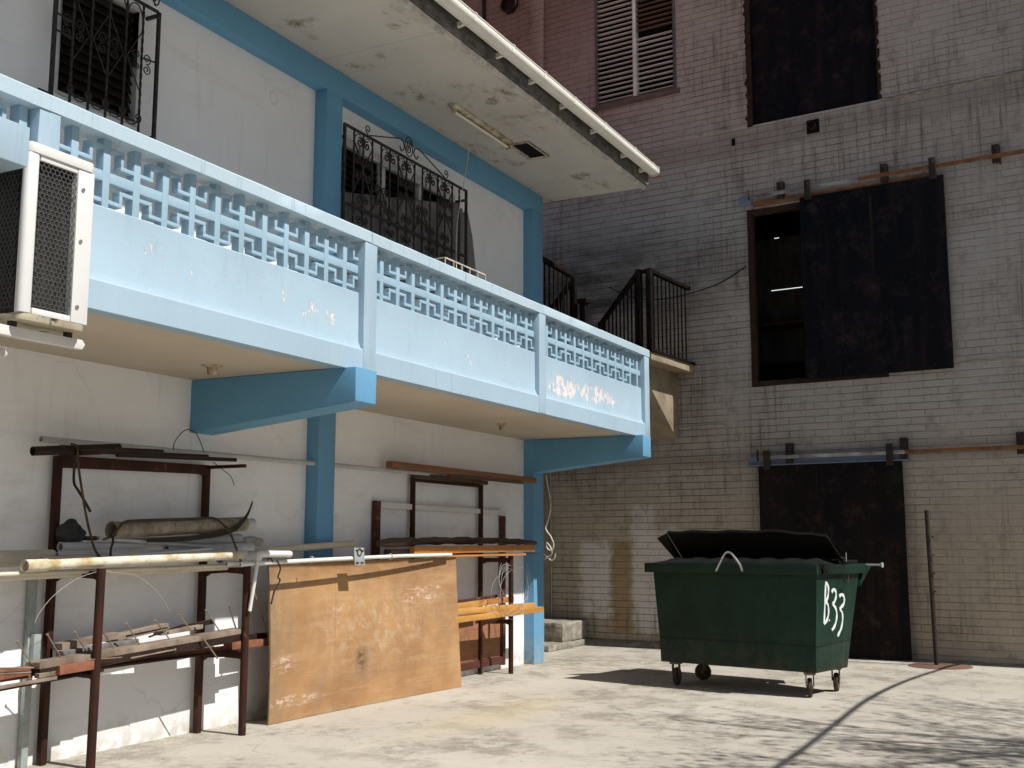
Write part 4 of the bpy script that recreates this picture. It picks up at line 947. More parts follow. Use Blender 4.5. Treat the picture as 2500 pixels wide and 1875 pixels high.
def rail_run(p, q, zb_p, zb_q, posts=(True, True), n=9, ph=.05):
    "p,q top rail ends (local); balusters down to zb"
    k = MB(); p = Vector(p); q = Vector(q); k.bar(p, q, .085, .055)
    hz = MB()
    for i in range(1, n):
        t_ = i / n; a_ = p.lerp(q, t_); zb = zb_p + (zb_q - zb_p) * t_
        k.bar((a_.x, a_.y, zb), (a_.x, a_.y, a_.z - .02), .02, .02, up=(0, 1, 0))
    for e, pt, zb in ((0, p, zb_p), (1, q, zb_q)):
        if posts[e]: k.bar((pt.x, pt.y, zb - .05), (pt.x, pt.y, pt.z + .03), .085, .085, up=(0, 1, 0))
    k.build('railing', 'stair_iron', ST, bevel=.004)
zr = 5.83
rail_run((xn + .06, yl + .03, zr), (-.10, yl + .03, zr), 4.60, 4.60, n=10, posts=(True, False))
rail_run((xn + .05, yl + .20, zr), (xn + .05, yl + .86, 5.08), 4.5, 3.95, n=10)
MB().bar((xn + .05, yl + .03, zr - .01), (xn + .05, yl + .20, zr - .01), .085, .05).build('railing', 'stair_iron', ST, bevel=.004)
rail_run(wl(16.1, 7.20, 5.80), wl(16.1, 7.66, 5.30), 4.5, 3.95, n=8)
rail_run(wl(16.05, 7.22, 5.86), wl(15.05, 7.36, 5.98), 4.5, 4.5, n=8, posts=(False, True))
MB().bar(wl(16.1, 7.03, 4.2), wl(16.1, 7.03, 5.44), .10, .10, up=(0, 1, 0)).bar(wl(16.1, 7.03, 5.40), wl(16.1, 7.03, 5.47), .17, .17, up=(0, 1, 0)).build('newel_post', 'stair_iron', ST, bevel=.01)
stp = MB()
for i in range(9):
    y = yl + 1.35 + i * .26; z = 4.40 - i * .18; stp.box(xn + .06, -.15, y, y + .30, z - .05, z)
stp.build('treads', 'stair_iron', ST, bevel=.003)

# concrete steps at the foot of the gap
t = thing('concrete_steps', 'weathered concrete steps in the gap beside the blue end column', 'steps', (16.6, 8.0, 0))
MB().box(.35, 1.3, -.19, .7, .10, .40).build('upper_step', 'rough_concrete', t, bevel=.02, sub=.2, jit=.008)
MB().box(-.3, 1.35, -.24, .75, 0, .10).build('lower_step', 'rough_concrete', t, bevel=.015, sub=.2, jit=.006)

# ------------------------------------------------------------------ pole on a disc foot
t = thing('post_on_disc', 'thin rusty post on a round metal disc foot before the brick wall', 'post', (16.90, 2.16, 0))
MB().lathe([(.42, 0), (.42, .006), (.40, .012), (.06, .016)], (0, -.05, .0), n=36).build('disc_foot', 'disc_rust', t)
p = MB().tube([(0.03, .0, .02), (0.03, .03, 2.13)], .030, 10)
for z in (1.0, 1.25, 1.5, 1.75): p.box(.0, .02, -.045, -.02, z, z + .02)
p.build('pole', 'track_dark', t)

# ------------------------------------------------------------------ green wheeled bin
D = thing('rubbish_skip', 'dark green metal wheeled rubbish skip marked B.33 with its black lid propped open', 'skip', (12.76, 2.865, 0), R(-13.0))
L0, L1, DB, DT = 1.99, 2.10, .80, 1.15
b = MB()
vs = [(0, 0, .27), (DB, 0, .27), (DB, L0, .27), (0, L0, .27),
      (.01, -.0, .55), (DB + .10, 0, .55), (DB + .10, L0 + .02, .55), (.01, L0 + .02, .55),
      (.03, -.03, 1.33), (DT, -.03, 1.33), (DT, L1, 1.33), (.03, L1, 1.33)]
b.add(vs, [(0, 3, 2, 1), (0, 1, 5, 4), (1, 2, 6, 5), (2, 3, 7, 6), (3, 0, 4, 7), (4, 5, 9, 8), (5, 6, 10, 9), (6, 7, 11, 10), (7, 4, 8, 11)])
body = b.build('body', 'bin_green', D, bevel=.008, smooth=25)
sm = MB(); sm.bar((.003, .0, .55), (.003, L0 + .02, .55), .008, .006); sm.bar((0.0, -.004, .55), (DB + .10, -.004, .58), .008, .006); sm.build('weld_seam', 'bin_green', D, smooth=0)
lip = MB()
lip.box(-.055, -.0, -.075, L1 + .07, 1.322, 1.432); lip.box(-.0, DT + .10, -.075, -.02, 1.322, 1.432); lip.box(-.0, DT + .10, L1 + .015, L1 + .07, 1.322, 1.432)
lip.box(DT + .045, DT + .10, -.02, L1 + .015, 1.322, 1.432)
lip.build('rim', 'bin_green', D, bevel=.006, smooth=30)
ch = MB(); ch.prism([(DT + .02, 1.17), (DT + .10, 1.322), (DT + .102, 1.428), (1.52, 1.425), (1.52, 1.41)], 1, -.03, L1)
ch.build('rear_lip', 'bin_green', D, bevel=.003, smooth=25)
MB().tube([(1.36, -.22, 1.415), (1.36, .15, 1.415)], .012, 8).lathe([(.03, 0), (.03, -.012)], (1.36, -.22, 1.415), 'y', 12).build('hinge_rod', 'galvanised', D)
hk = MB().tube(smoothpts([(.60, -.075, 1.315), (.62, -.09, 1.24), (.66, -.095, 1.215), (.71, -.09, 1.24), (.74, -.075, 1.31)], 4), .008, 6); hk.build('hook', 'dark_steel', D)
# lids
ld = MB(); n = 28; vs = []
for j in range(5):
    u_ = (0.0, .10, .30, .52, .66)[j]; zc = (1.438, 1.462, 1.482, 1.487, 1.487)[j]
    for i in range(n + 1):
        s_ = -.02 + (L1 + .04) * i / n; w_ = (i % 7) / 7
        rib = .018 * (math.sin(i / n * math.pi * 14) > 0) + rnd.uniform(-.003, .003)
        edge = min(1, min(i, n - i) / 2.0)
        vs.append((u_, s_, 1.436 + (zc - 1.436 + rib * (j > 0)) * edge))
ld.add(vs, [(j * (n + 1) + i, j * (n + 1) + i + 1, (j + 1) * (n + 1) + i + 1, (j + 1) * (n + 1) + i) for j in range(4) for i in range(n)])
ld.build('front_lid', 'bin_lid', D, smooth=30)
MB().box(.68, DT + .05, -.0, L1 + .0, 1.436, 1.475).build('rear_lid', 'bin_lid', D, bevel=.01)
ol = MB()
hu, hz, tu, tz = .70, 1.49, .36, 1.795
def lidp(u, v, off=0):        # v 0 hinge..1 tip
    return (hu + (tu - hu) * v + off * .70, u, hz + (tz - hz) * v + off * .72)
NS = 12; vs = []
for k in range(NS + 1):
    s_ = .02 + (L1 - .02) * k / NS
    top = 1.0 if s_ > .55 else .80 + .2 * s_ / .55
    top += .03 * math.sin(k * 2.1)
    jy = rnd.uniform(-.006, .006)
    vs += [lidp(s_, 0), lidp(s_, top), lidp(s_, top + .02, .03), lidp(s_, 0, .03)]
ol.add(vs, [(4 * i + k, 4 * i + (k + 1) % 4, 4 * i + 4 + (k + 1) % 4, 4 * i + 4 + k) for i in range(NS) for k in range(4)] + [(0, 1, 2, 3), (4 * NS + 3, 4 * NS + 2, 4 * NS + 1, 4 * NS)])
ol.build('raised_lid', 'lid_inside', D, smooth=25)
fl = MB()
fl.add([lidp(L1, 0, -.005), lidp(L1, 1.0, -.005), lidp(L1 + .10, 1.0, -.09), lidp(L1 + .01, .0, -.09), lidp(L1 + .012, 0, -.005), lidp(L1 + .012, 1.0, -.005), lidp(L1 + .112, 1.0, -.09), lidp(L1 + .022, .0, -.09)],
       [(0, 1, 2, 3), (7, 6, 5, 4), (0, 4, 5, 1), (1, 5, 6, 2), (2, 6, 7, 3), (3, 7, 4, 0)])
fl.build('lid_flange', 'rubber', D, smooth=20)
fl = MB()
fl.add([lidp(0.02, 0, -.005), lidp(.02, .8, -.005), lidp(-.06, .55, -.09), lidp(-.10, .0, -.09), lidp(.01, 0, -.005), lidp(.01, .8, -.005), lidp(-.07, .55, -.09), lidp(-.11, .0, -.09)],
       [(0, 1, 2, 3), (7, 6, 5, 4), (0, 4, 5, 1), (1, 5, 6, 2), (2, 6, 7, 3), (3, 7, 4, 0)])
fl.build('lid_flange', 'lid_inside', D, smooth=20)
hd = smoothpts([(-.065, 1.17, 1.35), (-.072, 1.12, 1.43), (-.075, 1.05, 1.54), (-.075, 1.0, 1.565), (-.075, .95, 1.54), (-.072, .86, 1.43), (-.065, .83, 1.35)], 5)
MB().tube(hd, .012, 8).build('handle', 'steel_bright', D)
MB().box(.70, .78, .0, .07, 1.476, 1.51).build('hinge_block', 'red_plastic', D, bevel=.004)
MB().tube([(.74, -.06, 1.50), (.74, .08, 1.50)], .007, 6).tube([(.74, -.06, 1.46), (.74, -.06, 1.56)], .006, 6).build('hinge_pin', 'galvanised', D)
# casters
for (u, s_, rot, swv) in ((.06, .11, -60, 1), (.08, 1.83, -78, 1), (DB - .06, .12, -74, 1), (DB - .1, 1.80, 15, 1)):
    cs = MB().box(-.06, .06, -.06, .06, .245, .272).box(-.045, -.035, -.03, .03, .12, .245).box(.035, .045, -.03, .03, .12, .245)
    co = cs.build('caster', 'caster_metal', D, bevel=.003, loc=(u, s_, 0), rz=R(rot))
    MB().lathe([(.07, -.024), (.098, -.022), (.104, 0), (.098, .022), (.07, .024)], (0, .03, .104), 'x', 24).build('wheel', 'caster_rubber', co)
    MB().lathe([(.02, -.036), (.02, .036)], (0, .03, .104), 'x', 10).build('axle', 'caster_metal', co)
# painted mark on the end
def stroke(pts, w0):
    P = smoothpts([(p[0], 0, p[1]) for p in pts], 5); mm = MB(); vs = []
    for i, p in enumerate(P):
        d = (P[min(i + 1, len(P) - 1)] - P[max(i - 1, 0)]).normalized(); nx = Vector((-d.z, 0, d.x)); ww = w0 * (1 + .18 * math.sin(i * .9))
        yb = -.03 * (p.z - .55) / .78 - .0045 if p.z > .55 else -.0045
        for q in (p + nx * ww, p - nx * ww): vs += [(q.x, yb - .001, q.z), (q.x, yb + .003, q.z)]
    m_ = len(P)
    fs = []
    for i in range(m_ - 1):
        a_ = 4 * i; fs += [(a_, a_ + 2, a_ + 6, a_ + 4), (a_ + 1, a_ + 5, a_ + 7, a_ + 3), (a_, a_ + 4, a_ + 5, a_ + 1), (a_ + 2, a_ + 3, a_ + 7, a_ + 6)]
    fs += [(0, 1, 3, 2), (4 * m_ - 4, 4 * m_ - 2, 4 * m_ - 1, 4 * m_ - 3)]
    mm.add(vs, fs); return mm
def joinall(strokes, wdt=.0165):
    mm = MB()
    for i, s_ in enumerate(strokes):
        k = stroke(s_, wdt); off = -.0007 * i; mm.add([(v[0], v[1] + off, v[2]) for v in k.v], k.f)
    return mm
K = lambda L_: [(u, z) for u, z in L_]
joinall([K([(.245, 1.215), (.225, 1.0), (.205, .79)]), K([(.235, 1.225), (.285, 1.22), (.315, 1.16), (.295, 1.07), (.225, 1.02)]), K([(.24, 1.03), (.30, .985), (.315, .90), (.275, .825), (.205, .785)])]).build('painted_letter', 'spray_white', D, smooth=0)
joinall([K([(.335, .825), (.34, .81)])], .012).build('painted_dot', 'spray_white', D, smooth=0)
joinall([K([(.40, 1.125), (.455, 1.155), (.505, 1.125), (.51, 1.07), (.47, 1.015), (.43, .99), (.50, .945), (.53, .87), (.505, .785), (.45, .73), (.40, .71)])]).build('painted_number', 'spray_white', D, smooth=0)
joinall([K([(.60, 1.07), (.65, 1.09), (.71, 1.075), (.73, 1.035), (.715, .985), (.65, .95), (.62, .93), (.675, .88), (.68, .80), (.645, .715), (.585, .66), (.55, .632)])]).build('painted_number', 'spray_white', D, smooth=0)

# ------------------------------------------------------------------ left pipe rack
def tubeo(pts, r, mat, label, cat='pipe', name='pipe', n=14, hollow=.22, group=None, smoothk=0, parent=None):
    if smoothk: pts = smoothpts(pts, smoothk)
    o = MB().tube(pts, r, n, hollow).build(name, mat, parent)
    if parent is None: tag(o, label, cat, group)
    return o
RK = thing('pipe_rack', 'rusty brown storage rack with round legs, holding plastic pipes at the left', 'rack', (6.3, 7.05, 0))
def leg(par, x, y, z, r, lean=0.0, mat='rust_leg'):
    o = MB().tube([(x, y, 0), (x + lean, y, z)], r, 14).build('leg', mat, par); return o
leg(RK, .075, -.235, 1.47, .034, .01); leg(RK, 1.765, -.235, 1.47, .034)
def sqleg(par, x, y, z, w_=.055):
    return MB().box(x - w_ / 2, x + w_ / 2, y - w_ / 2, y + w_ / 2, 0, z).build('leg', 'rust_leg', par, bevel=.004)
sqleg(RK, .0, .20, 2.34); sqleg(RK, 1.675, .20, 2.37)
for x0, x1 in ((.0, .075), (1.675, 1.765)):
    for z in (1.42, .68):
        b = MB(); b.prism([(-.225, z + .03), (.17, z + .03), (.17, z - .055), (.13, z - .028), (-.03, z - .018), (-.18, z - .028), (-.225, z - .055)], 0, x0 + .0, x0 + .03)
        # skew in x to reach the front leg
        b.v = [(p[0] + (x1 - x0) * (.17 - p[1]) / .395, p[1], p[2]) for p in b.v]
        b.build('shelf_arm', 'rust_leg', RK, bevel=.003)
MB().prism([(.028, 2.25), (1.60, 2.285), (1.648, 2.27), (1.648, 2.37), (.028, 2.345)], 1, .175, .225).build('top_bar', 'rust_leg', RK, bevel=.003)
# short arms out at the top
for x in (.0, 1.675): MB().box(x - .02, x + .02, -.25, .172, 2.335, 2.365).build('top_arm', 'rust_leg', RK, bevel=.003)
G1 = 'plastic pipes on the left rack shelf'
tubeo([(5.73, 6.86, 1.505), (5.735, 6.86, 1.505)] and [(5.72, 6.86, 1.50), (5.90, 6.86, 1.503)], .047, 'pvc_stained', '', parent=None, name='pipe_socket') if False else None
p = thing('pipe', 'long stained yellowish pipe with a wide socket end at the front of the rack shelf', 'pipe', (5.72, 6.86, 1.50), 0, G1)
MB().tube([(0, 0, 0), (.19, 0, .004), (.21, 0, .005)], [.046, .046, .041], 18, .2).build('socket', 'pvc_stained', p)
MB().tube([(.20, 0, .005), (1.30, 0, .035), (2.35, 0, .062)], .039, 18, .2).build('barrel', 'pvc_stained', p)
tubeo([(3.9, 7.12, 1.52), (6.16, 7.10, 1.555)], .062, 'pvc_cream', 'thick cream pipe running out of frame left at the back of the shelf', group=G1)
tubeo([(4.0, 7.0, 1.40), (6.2, 7.0, 1.43), (8.0, 7.0, 1.455)], .030, 'pvc_cream', 'long cream pipe lowest under the stained pipe', group=G1)
tubeo([(4.0, 6.93, 1.425), (8.0, 6.93, 1.468)], .018, 'pvc_cream', 'thin cream pipe directly under the stained pipe', group=G1)
tubeo([(5.94, 6.96, 1.525), (6.62, 6.96, 1.54)], .038, 'pvc_cream', 'short dull olive pipe tucked behind the stained pipe socket', group=G1)
tubeo([(6.12, 7.0, 1.575), (7.1, 7.0, 1.59), (8.1, 7.0, 1.612)], .021, 'pvc_grey', 'pale grey pipe between the short fat pipe and the stained pipe', group=G1)
tubeo([(6.20, 7.06, 1.635), (7.06, 7.06, 1.645)], .036, 'pvc_grey', 'short fat grey pipe lying below the dark tarp lump', group=G1)
tubeo([(6.53, 7.02, 1.700), (7.28, 7.0, 1.660), (8.16, 7.0, 1.610)], .015, 'pvc_grey', 'thin grey pipe crossing the pile on a slant', group=G1)
tubeo([(6.95, 7.14, 1.655), (8.30, 7.12, 1.705)], .050, 'pvc_grey', 'wide grey pipe under the rough cement pipe', group=G1)
tubeo([(7.3, 7.05, 1.615), (8.4, 7.05, 1.630)], .040, 'pvc_grey', 'grey pipe ending beside the stuffed cloth bag', group=G1)
tubeo([(6.50, 6.91, 1.548), (7.70, 6.91, 1.612)], .012, 'pvc_white', 'thin bright white conduit topmost on the sunlit pipes', group=G1)
tubeo([(6.62, 6.89, 1.54), (7.5, 6.90, 1.578), (8.15, 6.90, 1.582)], .014, 'pvc_white', 'bright white conduit just below the topmost one', group=G1)
tubeo([(6.85, 6.915, 1.535), (7.92, 6.93, 1.568)], .020, 'pvc_white', 'speckled white pipe behind the stained pipe in the sun', group=G1)
tubeo([(7.88, 6.90, 1.485), (8.15, 6.89, 1.49)], .022, 'pvc_white', 'short white pipe with an open end by the right front leg', group=G1)
tubeo([(8.0, 7.08, 1.53), (8.65, 7.08, 1.56)], .050, 'pvc_grey', 'speckled grey pipe ending right of the front leg', group=G1)
tubeo([(8.25, 7.12, 1.575), (10.10, 7.10, 1.665)], .034, 'pvc_cream', 'pale pipe reaching right past the blue column', group=G1)
# white pipe with elbow and slanted drop
t = thing('elbow_pipe', 'white pipe with an elbow and a slanted drop leaning by the plywood', 'pipe', (8.10, 6.70, 1.57))
MB().tube([(0, 0, 0), (.42, 0, -.005)], .030, 16, .2).build('barrel', 'pvc_white', t)
MB().tube(smoothpts([(.02, 0, 0), (-.02, 0, -.01), (-.025, 0, -.06)], 3), .032, 14).build('elbow', 'pvc_white', t)
MB().tube([(-.025, 0, -.04), (-.05, .06, -.5)], .017, 12).build('drop', 'pvc_white', t)
# long tube over the plywood with cover plate
t = thing('long_pipe', 'long white pipe with a metal cover plate lying across the plywood top', 'pipe', (8.18, 6.74, 1.49))
MB().tube([(-.3, 0.0, -.01), (.7, 0.01, .012), (1.6, .03, .028), (2.4, .05, .04), (3.50, .085, .045)], .020, 14, .2).build('barrel', 'pvc_white', t)
pl = MB().prism([(1.42, -.045), (1.60, -.05), (1.575, .13), (1.40, .13)], 1, -.012, -.004).build('cover_plate', 'galvanised', t, bevel=.002)
MB().tube([(1.49 + .035 * math.cos(a_), -.016, .085 + .035 * math.sin(a_)) for a_ in [k * math.pi / 8 for k in range(16)]], .006, 6, close=True).build('plate_ring', 'track_dark', pl)
cl = MB()
for q in ((1.45, .105), (1.54, .10), (1.46, -.02), (1.54, -.02)): cl.box(q[0] - .022, q[0] + .022, -.02, -.01, q[1] - .006, q[1] + .006)
cl.build('plate_clip', 'track_dark', pl, bevel=.001)
for x in (.12, .75, 2.15): MB().tube([(x + .0, .012 + .028 * math.cos(a_) + x * .015, .01 + x * .012 + .028 * math.sin(a_)) for a_ in [k * math.pi / 6 for k in range(12)]], .006, 6, close=True).build('tie', 'rubber' if x < .5 else 'pvc_cream', t)
wire([(8.33, 6.70, 1.51), (8.36, 6.68, 1.44), (8.33, 6.68, 1.36), (8.36, 6.68, 1.33), (8.30, 6.69, 1.24), (8.27, 6.7, 1.12)], .008, 'rubber', 'short black rubber tie hanging by the near plywood edge', 'strap', 'strap')
# rough pipe, straps, bag, tarp
p = thing('cement_pipe', 'short thick rough cement pipe topmost on the left rack', 'pipe', (6.66, 7.02, 1.765))
MB().tube([(0, 0, 0), (.12, 0, .002), (.8, 0, .035), (1.58, .0, .075)], [.072, .066, .064, .066], 22, .16).build('barrel', 'fibre_pipe', p)
MB().tube([(1.52, 0, .072), (1.60, 0, .076), (1.63, 0, .077), (1.70, 0, .08)], [.05, .06, .045, .05], 18, .2).build('collar', 'pvc_grey', p)
wire([(6.50, 6.93, 1.69), (6.58, 6.93, 1.72), (6.68, 6.95, 1.79), (6.76, 6.97, 1.835), (7.04, 6.99, 1.853), (7.5, 6.99, 1.872), (7.75, 6.99, 1.885), (7.80, 6.93, 1.86), (7.88, 6.88, 1.77), (7.96, 6.86, 1.62), (8.03, 6.85, 1.48)], .010, 'rubber_brown', 'brown rubber strip draped over the cement pipe', 'strap', 'strap')
def ribbon(pts, w0, mat, label):
    P = smoothpts(pts, 5); mm = MB(); vs = []
    n_ = len(P)
    for i, p_ in enumerate(P):
        t_ = i / (n_ - 1); ww = w0 * (1 - .75 * abs(t_ - .5) ** 2 * 2)
        vs += [(p_.x, p_.y - .004, p_.z - ww), (p_.x, p_.y - .010, p_.z + ww), (p_.x, p_.y + .004, p_.z + ww), (p_.x, p_.y + .008, p_.z - ww)]
    mm.add(vs, [(4 * i + k, 4 * i + (k + 1) % 4, 4 * i + 4 + (k + 1) % 4, 4 * i + 4 + k) for i in range(n_ - 1) for k in range(4)] + [(0, 1, 2, 3), (4 * n_ - 1, 4 * n_ - 2, 4 * n_ - 3, 4 * n_ - 4)])
    return tag(mm.build('strap', mat), label, 'strap')
ribbon([(6.98, 6.95, 1.685), (7.3, 6.94, 1.695), (7.7, 6.93, 1.73), (8.0, 6.93, 1.785), (8.13, 6.93, 1.87), (8.20, 6.93, 1.95), (8.24, 6.93, 2.03)], .024, 'rubber', 'flat black rubber strip under the cement pipe with its end curled up')
wire([(6.57, 6.93, 1.73), (6.57, 6.90, 1.68), (6.55, 6.90, 1.62), (6.57, 6.92, 1.55)], .010, 'rubber', 'short black strap hanging at the open mouth of the cement pipe', 'strap', 'strap')
def lump(c, r, mat, name, label, cat, amp=.18, top=None):
    bm = bmesh.new(); bmesh.ops.create_icosphere(bm, subdivisions=4, radius=1)
    from mathutils import noise
    for v in bm.verts:
        k = 1 + amp * noise.noise(v.co * 1.4 + Vector(c)) + amp * .5 * noise.noise(v.co * 4 + Vector(c))
        v.co = Vector((v.co.x * r[0] * k, v.co.y * r[1] * k, v.co.z * r[2] * k))
        if top: v.co.x += top * max(0, v.co.z) ; 
        if top and v.co.z > 0: v.co.x *= 1 - .55 * v.co.z / r[2]; 
        v.co.z = max(v.co.z, -r[2] * .8)
    for f in bm.faces: f.smooth = True
    me = bpy.data.meshes.new(name); bm.to_mesh(me); bm.free(); me.materials.append(MATS[mat])
    o = bpy.data.objects.new(name, me); COL.objects.link(o); o.location = c; return tag(o, label, cat)
lump((6.34, 7.10, 1.745), (.125, .07, .095), 'tarp', 'tarp_bundle', 'crumpled dark grey tarp lump at the left end of the pipe pile', 'tarp', .3, -.45)
MB_ = MB().tube([(6.44, 7.07, 1.70), (6.54, 7.05, 1.70)], .018, 8); tag(MB_.build('bottle', 'rubber'), 'small black plastic scrap beside the dark tarp lump', 'scrap')
lump((8.50, 7.15, 1.675), (.17, .05, .05), 'cloth_bag', 'cloth_bag', 'stuffed pale cloth bag at the right end of the pipe pile', 'bag', .25)
# cables hanging from the top
wire([(6.30, 7.08, 2.38), (6.33, 7.10, 2.3), (6.35, 7.12, 2.14), (6.40, 7.12, 2.07), (6.46, 7.12, 2.0), (6.53, 7.12, 1.91)], .011, 'rubber', 'short black hose end hanging from the rack top', 'hose', 'hose')
wire([(6.24, 7.05, 2.42), (6.26, 7.0, 2.40), (6.27, 7.0, 2.30), (6.31, 7.0, 2.13), (6.37, 6.99, 1.88), (6.40, 6.96, 1.72), (6.43, 6.93, 1.60), (6.49, 6.90, 1.53)], .010, 'rubber_brown', 'long brown hose hanging from the rack top to the stained pipe', 'hose', 'hose')
wire([(6.50, 6.83, 1.45), (6.35, 6.83, 1.445), (6.15, 6.83, 1.39), (5.96, 6.83, 1.28), (5.85, 6.83, 1.17), (5.81, 6.83, 1.10)], .0018, 'thin_wire', 'thin pale wire curving down left of the front rack leg')
wire([(6.49, 6.86, 1.44), (6.69, 6.86, 1.425), (6.83, 6.86, 1.39), (6.97, 6.86, 1.31), (7.09, 6.86, 1.21), (7.18, 6.86, 1.10)], .0018, 'thin_wire', 'thin pale wire curving down right of the front rack leg')
wire([(7.49, 7.2, 2.46), (7.51, 7.2, 2.55), (7.63, 7.2, 2.66), (7.75, 7.2, 2.65), (7.82, 7.2, 2.58), (7.88, 7.2, 2.48)], .0045, 'rubber', 'bent loop of thin black wire standing on the rack top')
wire([(8.0, 7.2, 2.40), (8.15, 7.2, 2.33), (8.25, 7.2, 2.28), (8.30, 7.2, 2.20)], .0035, 'rubber', 'thin black wire end drooping right of the rack top')
# pipes on top of the rack
tubeo([(6.10, 7.22, 2.455), (8.35, 7.22, 2.475), (11.80, 7.22, 2.50)], .024, 'pvc_grey', 'very long thin grey pipe spanning from the left rack top to the far rack', name='long_pipe')
G2 = 'dark steel pipes lying on the left rack top'
for a_, b_, r, l in (((5.93, 7.10, 2.345), (6.70, 7.02, 2.425), .036, 'dark rusty steel pipe with a wide open end on the rack top, shortest'),
                     ((6.22, 7.14, 2.40), (7.15, 6.99, 2.425), .018, 'dark steel pipe second shortest on the rack top'),
                     ((6.55, 7.16, 2.39), (7.74, 7.03, 2.425), .018, 'dark steel pipe third from the left by its end on the rack top'),
                     ((6.85, 7.20, 2.385), (8.17, 7.08, 2.425), .018, 'dark steel pipe reaching farthest right on the rack top')):
    tubeo([a_, b_], r, 'dark_steel', l, group=G2)
# green grey standing pipe with bracket behind
t = thing('standing_post', 'grey green galvanised post standing behind the left rear rack leg', 'post', (6.16, 7.27, 0))
MB().box(-.045, .015, -.02, .02, 0, 1.42).build('channel', 'galvanised', t, bevel=.003)
MB().box(-.03, .035, -.07, -.02, .74, .98).build('clamp', 'galvanised', t, bevel=.006)
# lower shelf: steel shutters with long bolts
t = thing('steel_form', 'pale rusted steel plank studded with long bolts on the lower rack shelf', 'steel plank', (5.88, 6.92, .80))
MB().prism([(-.0, -.034), (.0, .012), (2.20, .115), (2.20, .072)], 1, -.085, .065).build('plate', 'rust_plate', t, bevel=.003)
MB().prism([(0.01, -.085), (.01, -.036), (2.19, .070), (2.19, .01)], 1, -.082, .04).build('flange', 'dark_steel', t, bevel=.002)
hs = [(5.72, .97), (5.98, 1.0), (6.23, 1.0), (6.48, 1.01), (6.74, 1.03), (7.05, 1.04), (7.32, 1.07), (7.64, 1.09), (7.94, 1.10)]
ft = [(5.89, .80), (6.14, .83), (6.39, .84), (6.65, .86), (6.92, .87), (7.25, .885), (7.54, .90), (7.85, .915), (8.06, .93)]
for (hx, hz_), (fx, fz) in zip(hs, ft):
    a_ = Vector((hx - 5.88, -.03, hz_ - .80)); b_ = Vector((fx - 5.88, .0, fz - .80 - .01))
    k = MB().tube([a_, b_], .0055, 7); dd = (a_ - b_).normalized(); k.tube([a_ - dd * .003, a_ + dd * .009], .010, 8); k.build('bolt', 'rust_plate', t)
MB().box(.46, .56, -.09, .07, .014, .046).build('strap_plate', 'dark_steel', t, bevel=.002)
def beam(a_, b_, w_, h_, mat, name, label, cat, parent=None, bevel=.003):
    o = MB().bar(a_, b_, w_, h_).build(name, mat, parent, bevel=bevel, sub=.4, jit=.0015)
    if parent is None: tag(o, label, cat)
    return o
beam((3.9, 7.0, .70), (5.90, 6.95, .745), .05, .085, 'rust_bright', 'steel_channel', 'red brown steel channel running out of frame left at shelf height', 'steel channel')
beam((3.9, 6.84, .60), (6.03, 6.84, .695), .04, .022, 'rust_plate', 'steel_flat', 'pale rusty flat bar sticking out low at the left', 'steel bar')
beam((3.9, 6.90, .57), (6.5, 6.88, .70), .05, .02, 'dark_steel', 'steel_flat', 'dark flat steel bar under the red brown channel', 'steel bar')
beam((6.03, 6.82, .745), (6.36, 6.82, .755), .04, .065, 'rust_bright', 'steel_channel', 'short punched red brown channel piece by the left front leg', 'steel channel')
beam((6.40, 7.02, .715), (8.30, 7.02, .735), .05, .055, 'rust_bright', 'steel_channel', 'long red brown channel under the studded plank', 'steel channel')
beam((8.05, 7.02, .755), (8.80, 7.05, .745), .05, .065, 'rust_bright', 'steel_channel', 'bent rusty channel end beside the plywood edge', 'steel channel')
beam((8.30, 7.12, .79), (9.3, 7.12, .79), .06, .07, 'dark_steel', 'steel_channel', 'dark steel channel passing behind the plywood at shelf height', 'steel channel')
beam((5.88, 6.86, .72), (6.9, 6.88, .775), .05, .035, 'rust_plate', 'steel_angle', 'pale rusty angle below the near end of the studded plank', 'steel angle')
beam((5.9, 6.9, .765), (8.1, 6.9, .845), .03, .018, 'dark_steel', 'steel_angle', 'dark steel angle close under the studded plank', 'steel angle')
beam((6.30, 7.14, .88), (6.85, 7.12, .93), .10, .05, 'rust_plate', 'form_plate', 'pale rusty plate leaning at the back of the lower shelf near the left leg', 'steel plate')
beam((6.8, 7.14, .90), (7.4, 7.12, .97), .09, .05, 'rust_plate', 'form_plate', 'mottled rusty plate in the middle back of the lower shelf', 'steel plate')
beam((6.25, 7.06, .83), (7.0, 7.05, .87), .08, .05, 'grey_board', 'form_plate', 'grey plate behind the studded plank near its left end', 'steel plate')
beam((6.9, 7.05, .92), (7.30, 7.0, .965), .02, .012, 'dark_steel', 'steel_angle', 'short dark angle crossing the plates on the lower shelf', 'steel angle')
beam((7.1, 7.0, .905), (7.55, 7.06, .97), .02, .012, 'dark_steel', 'steel_angle', 'dark angle slanting up toward the rear right leg', 'steel angle')
beam((7.25, 7.06, .92), (7.75, 7.06, .945), .09, .035, 'rust_plate', 'form_plate', 'tan plate right end of the lower shelf pile', 'steel plate')
beam((7.5, 7.10, .935), (7.95, 7.10, .975), .04, .04, 'dark_steel', 'steel_angle', 'dark crumpled steel angle by the rear right leg', 'steel angle')
tag(MB().box(6.10, 8.25, 6.93, 7.20, .705, .720).build('light_block_sheet', 'dark_steel', bevel=.002), 'dark flat steel sheet added under the lower shelf scrap to block light', 'steel sheet')  # added sheet that keeps sun off the wall below the shelf
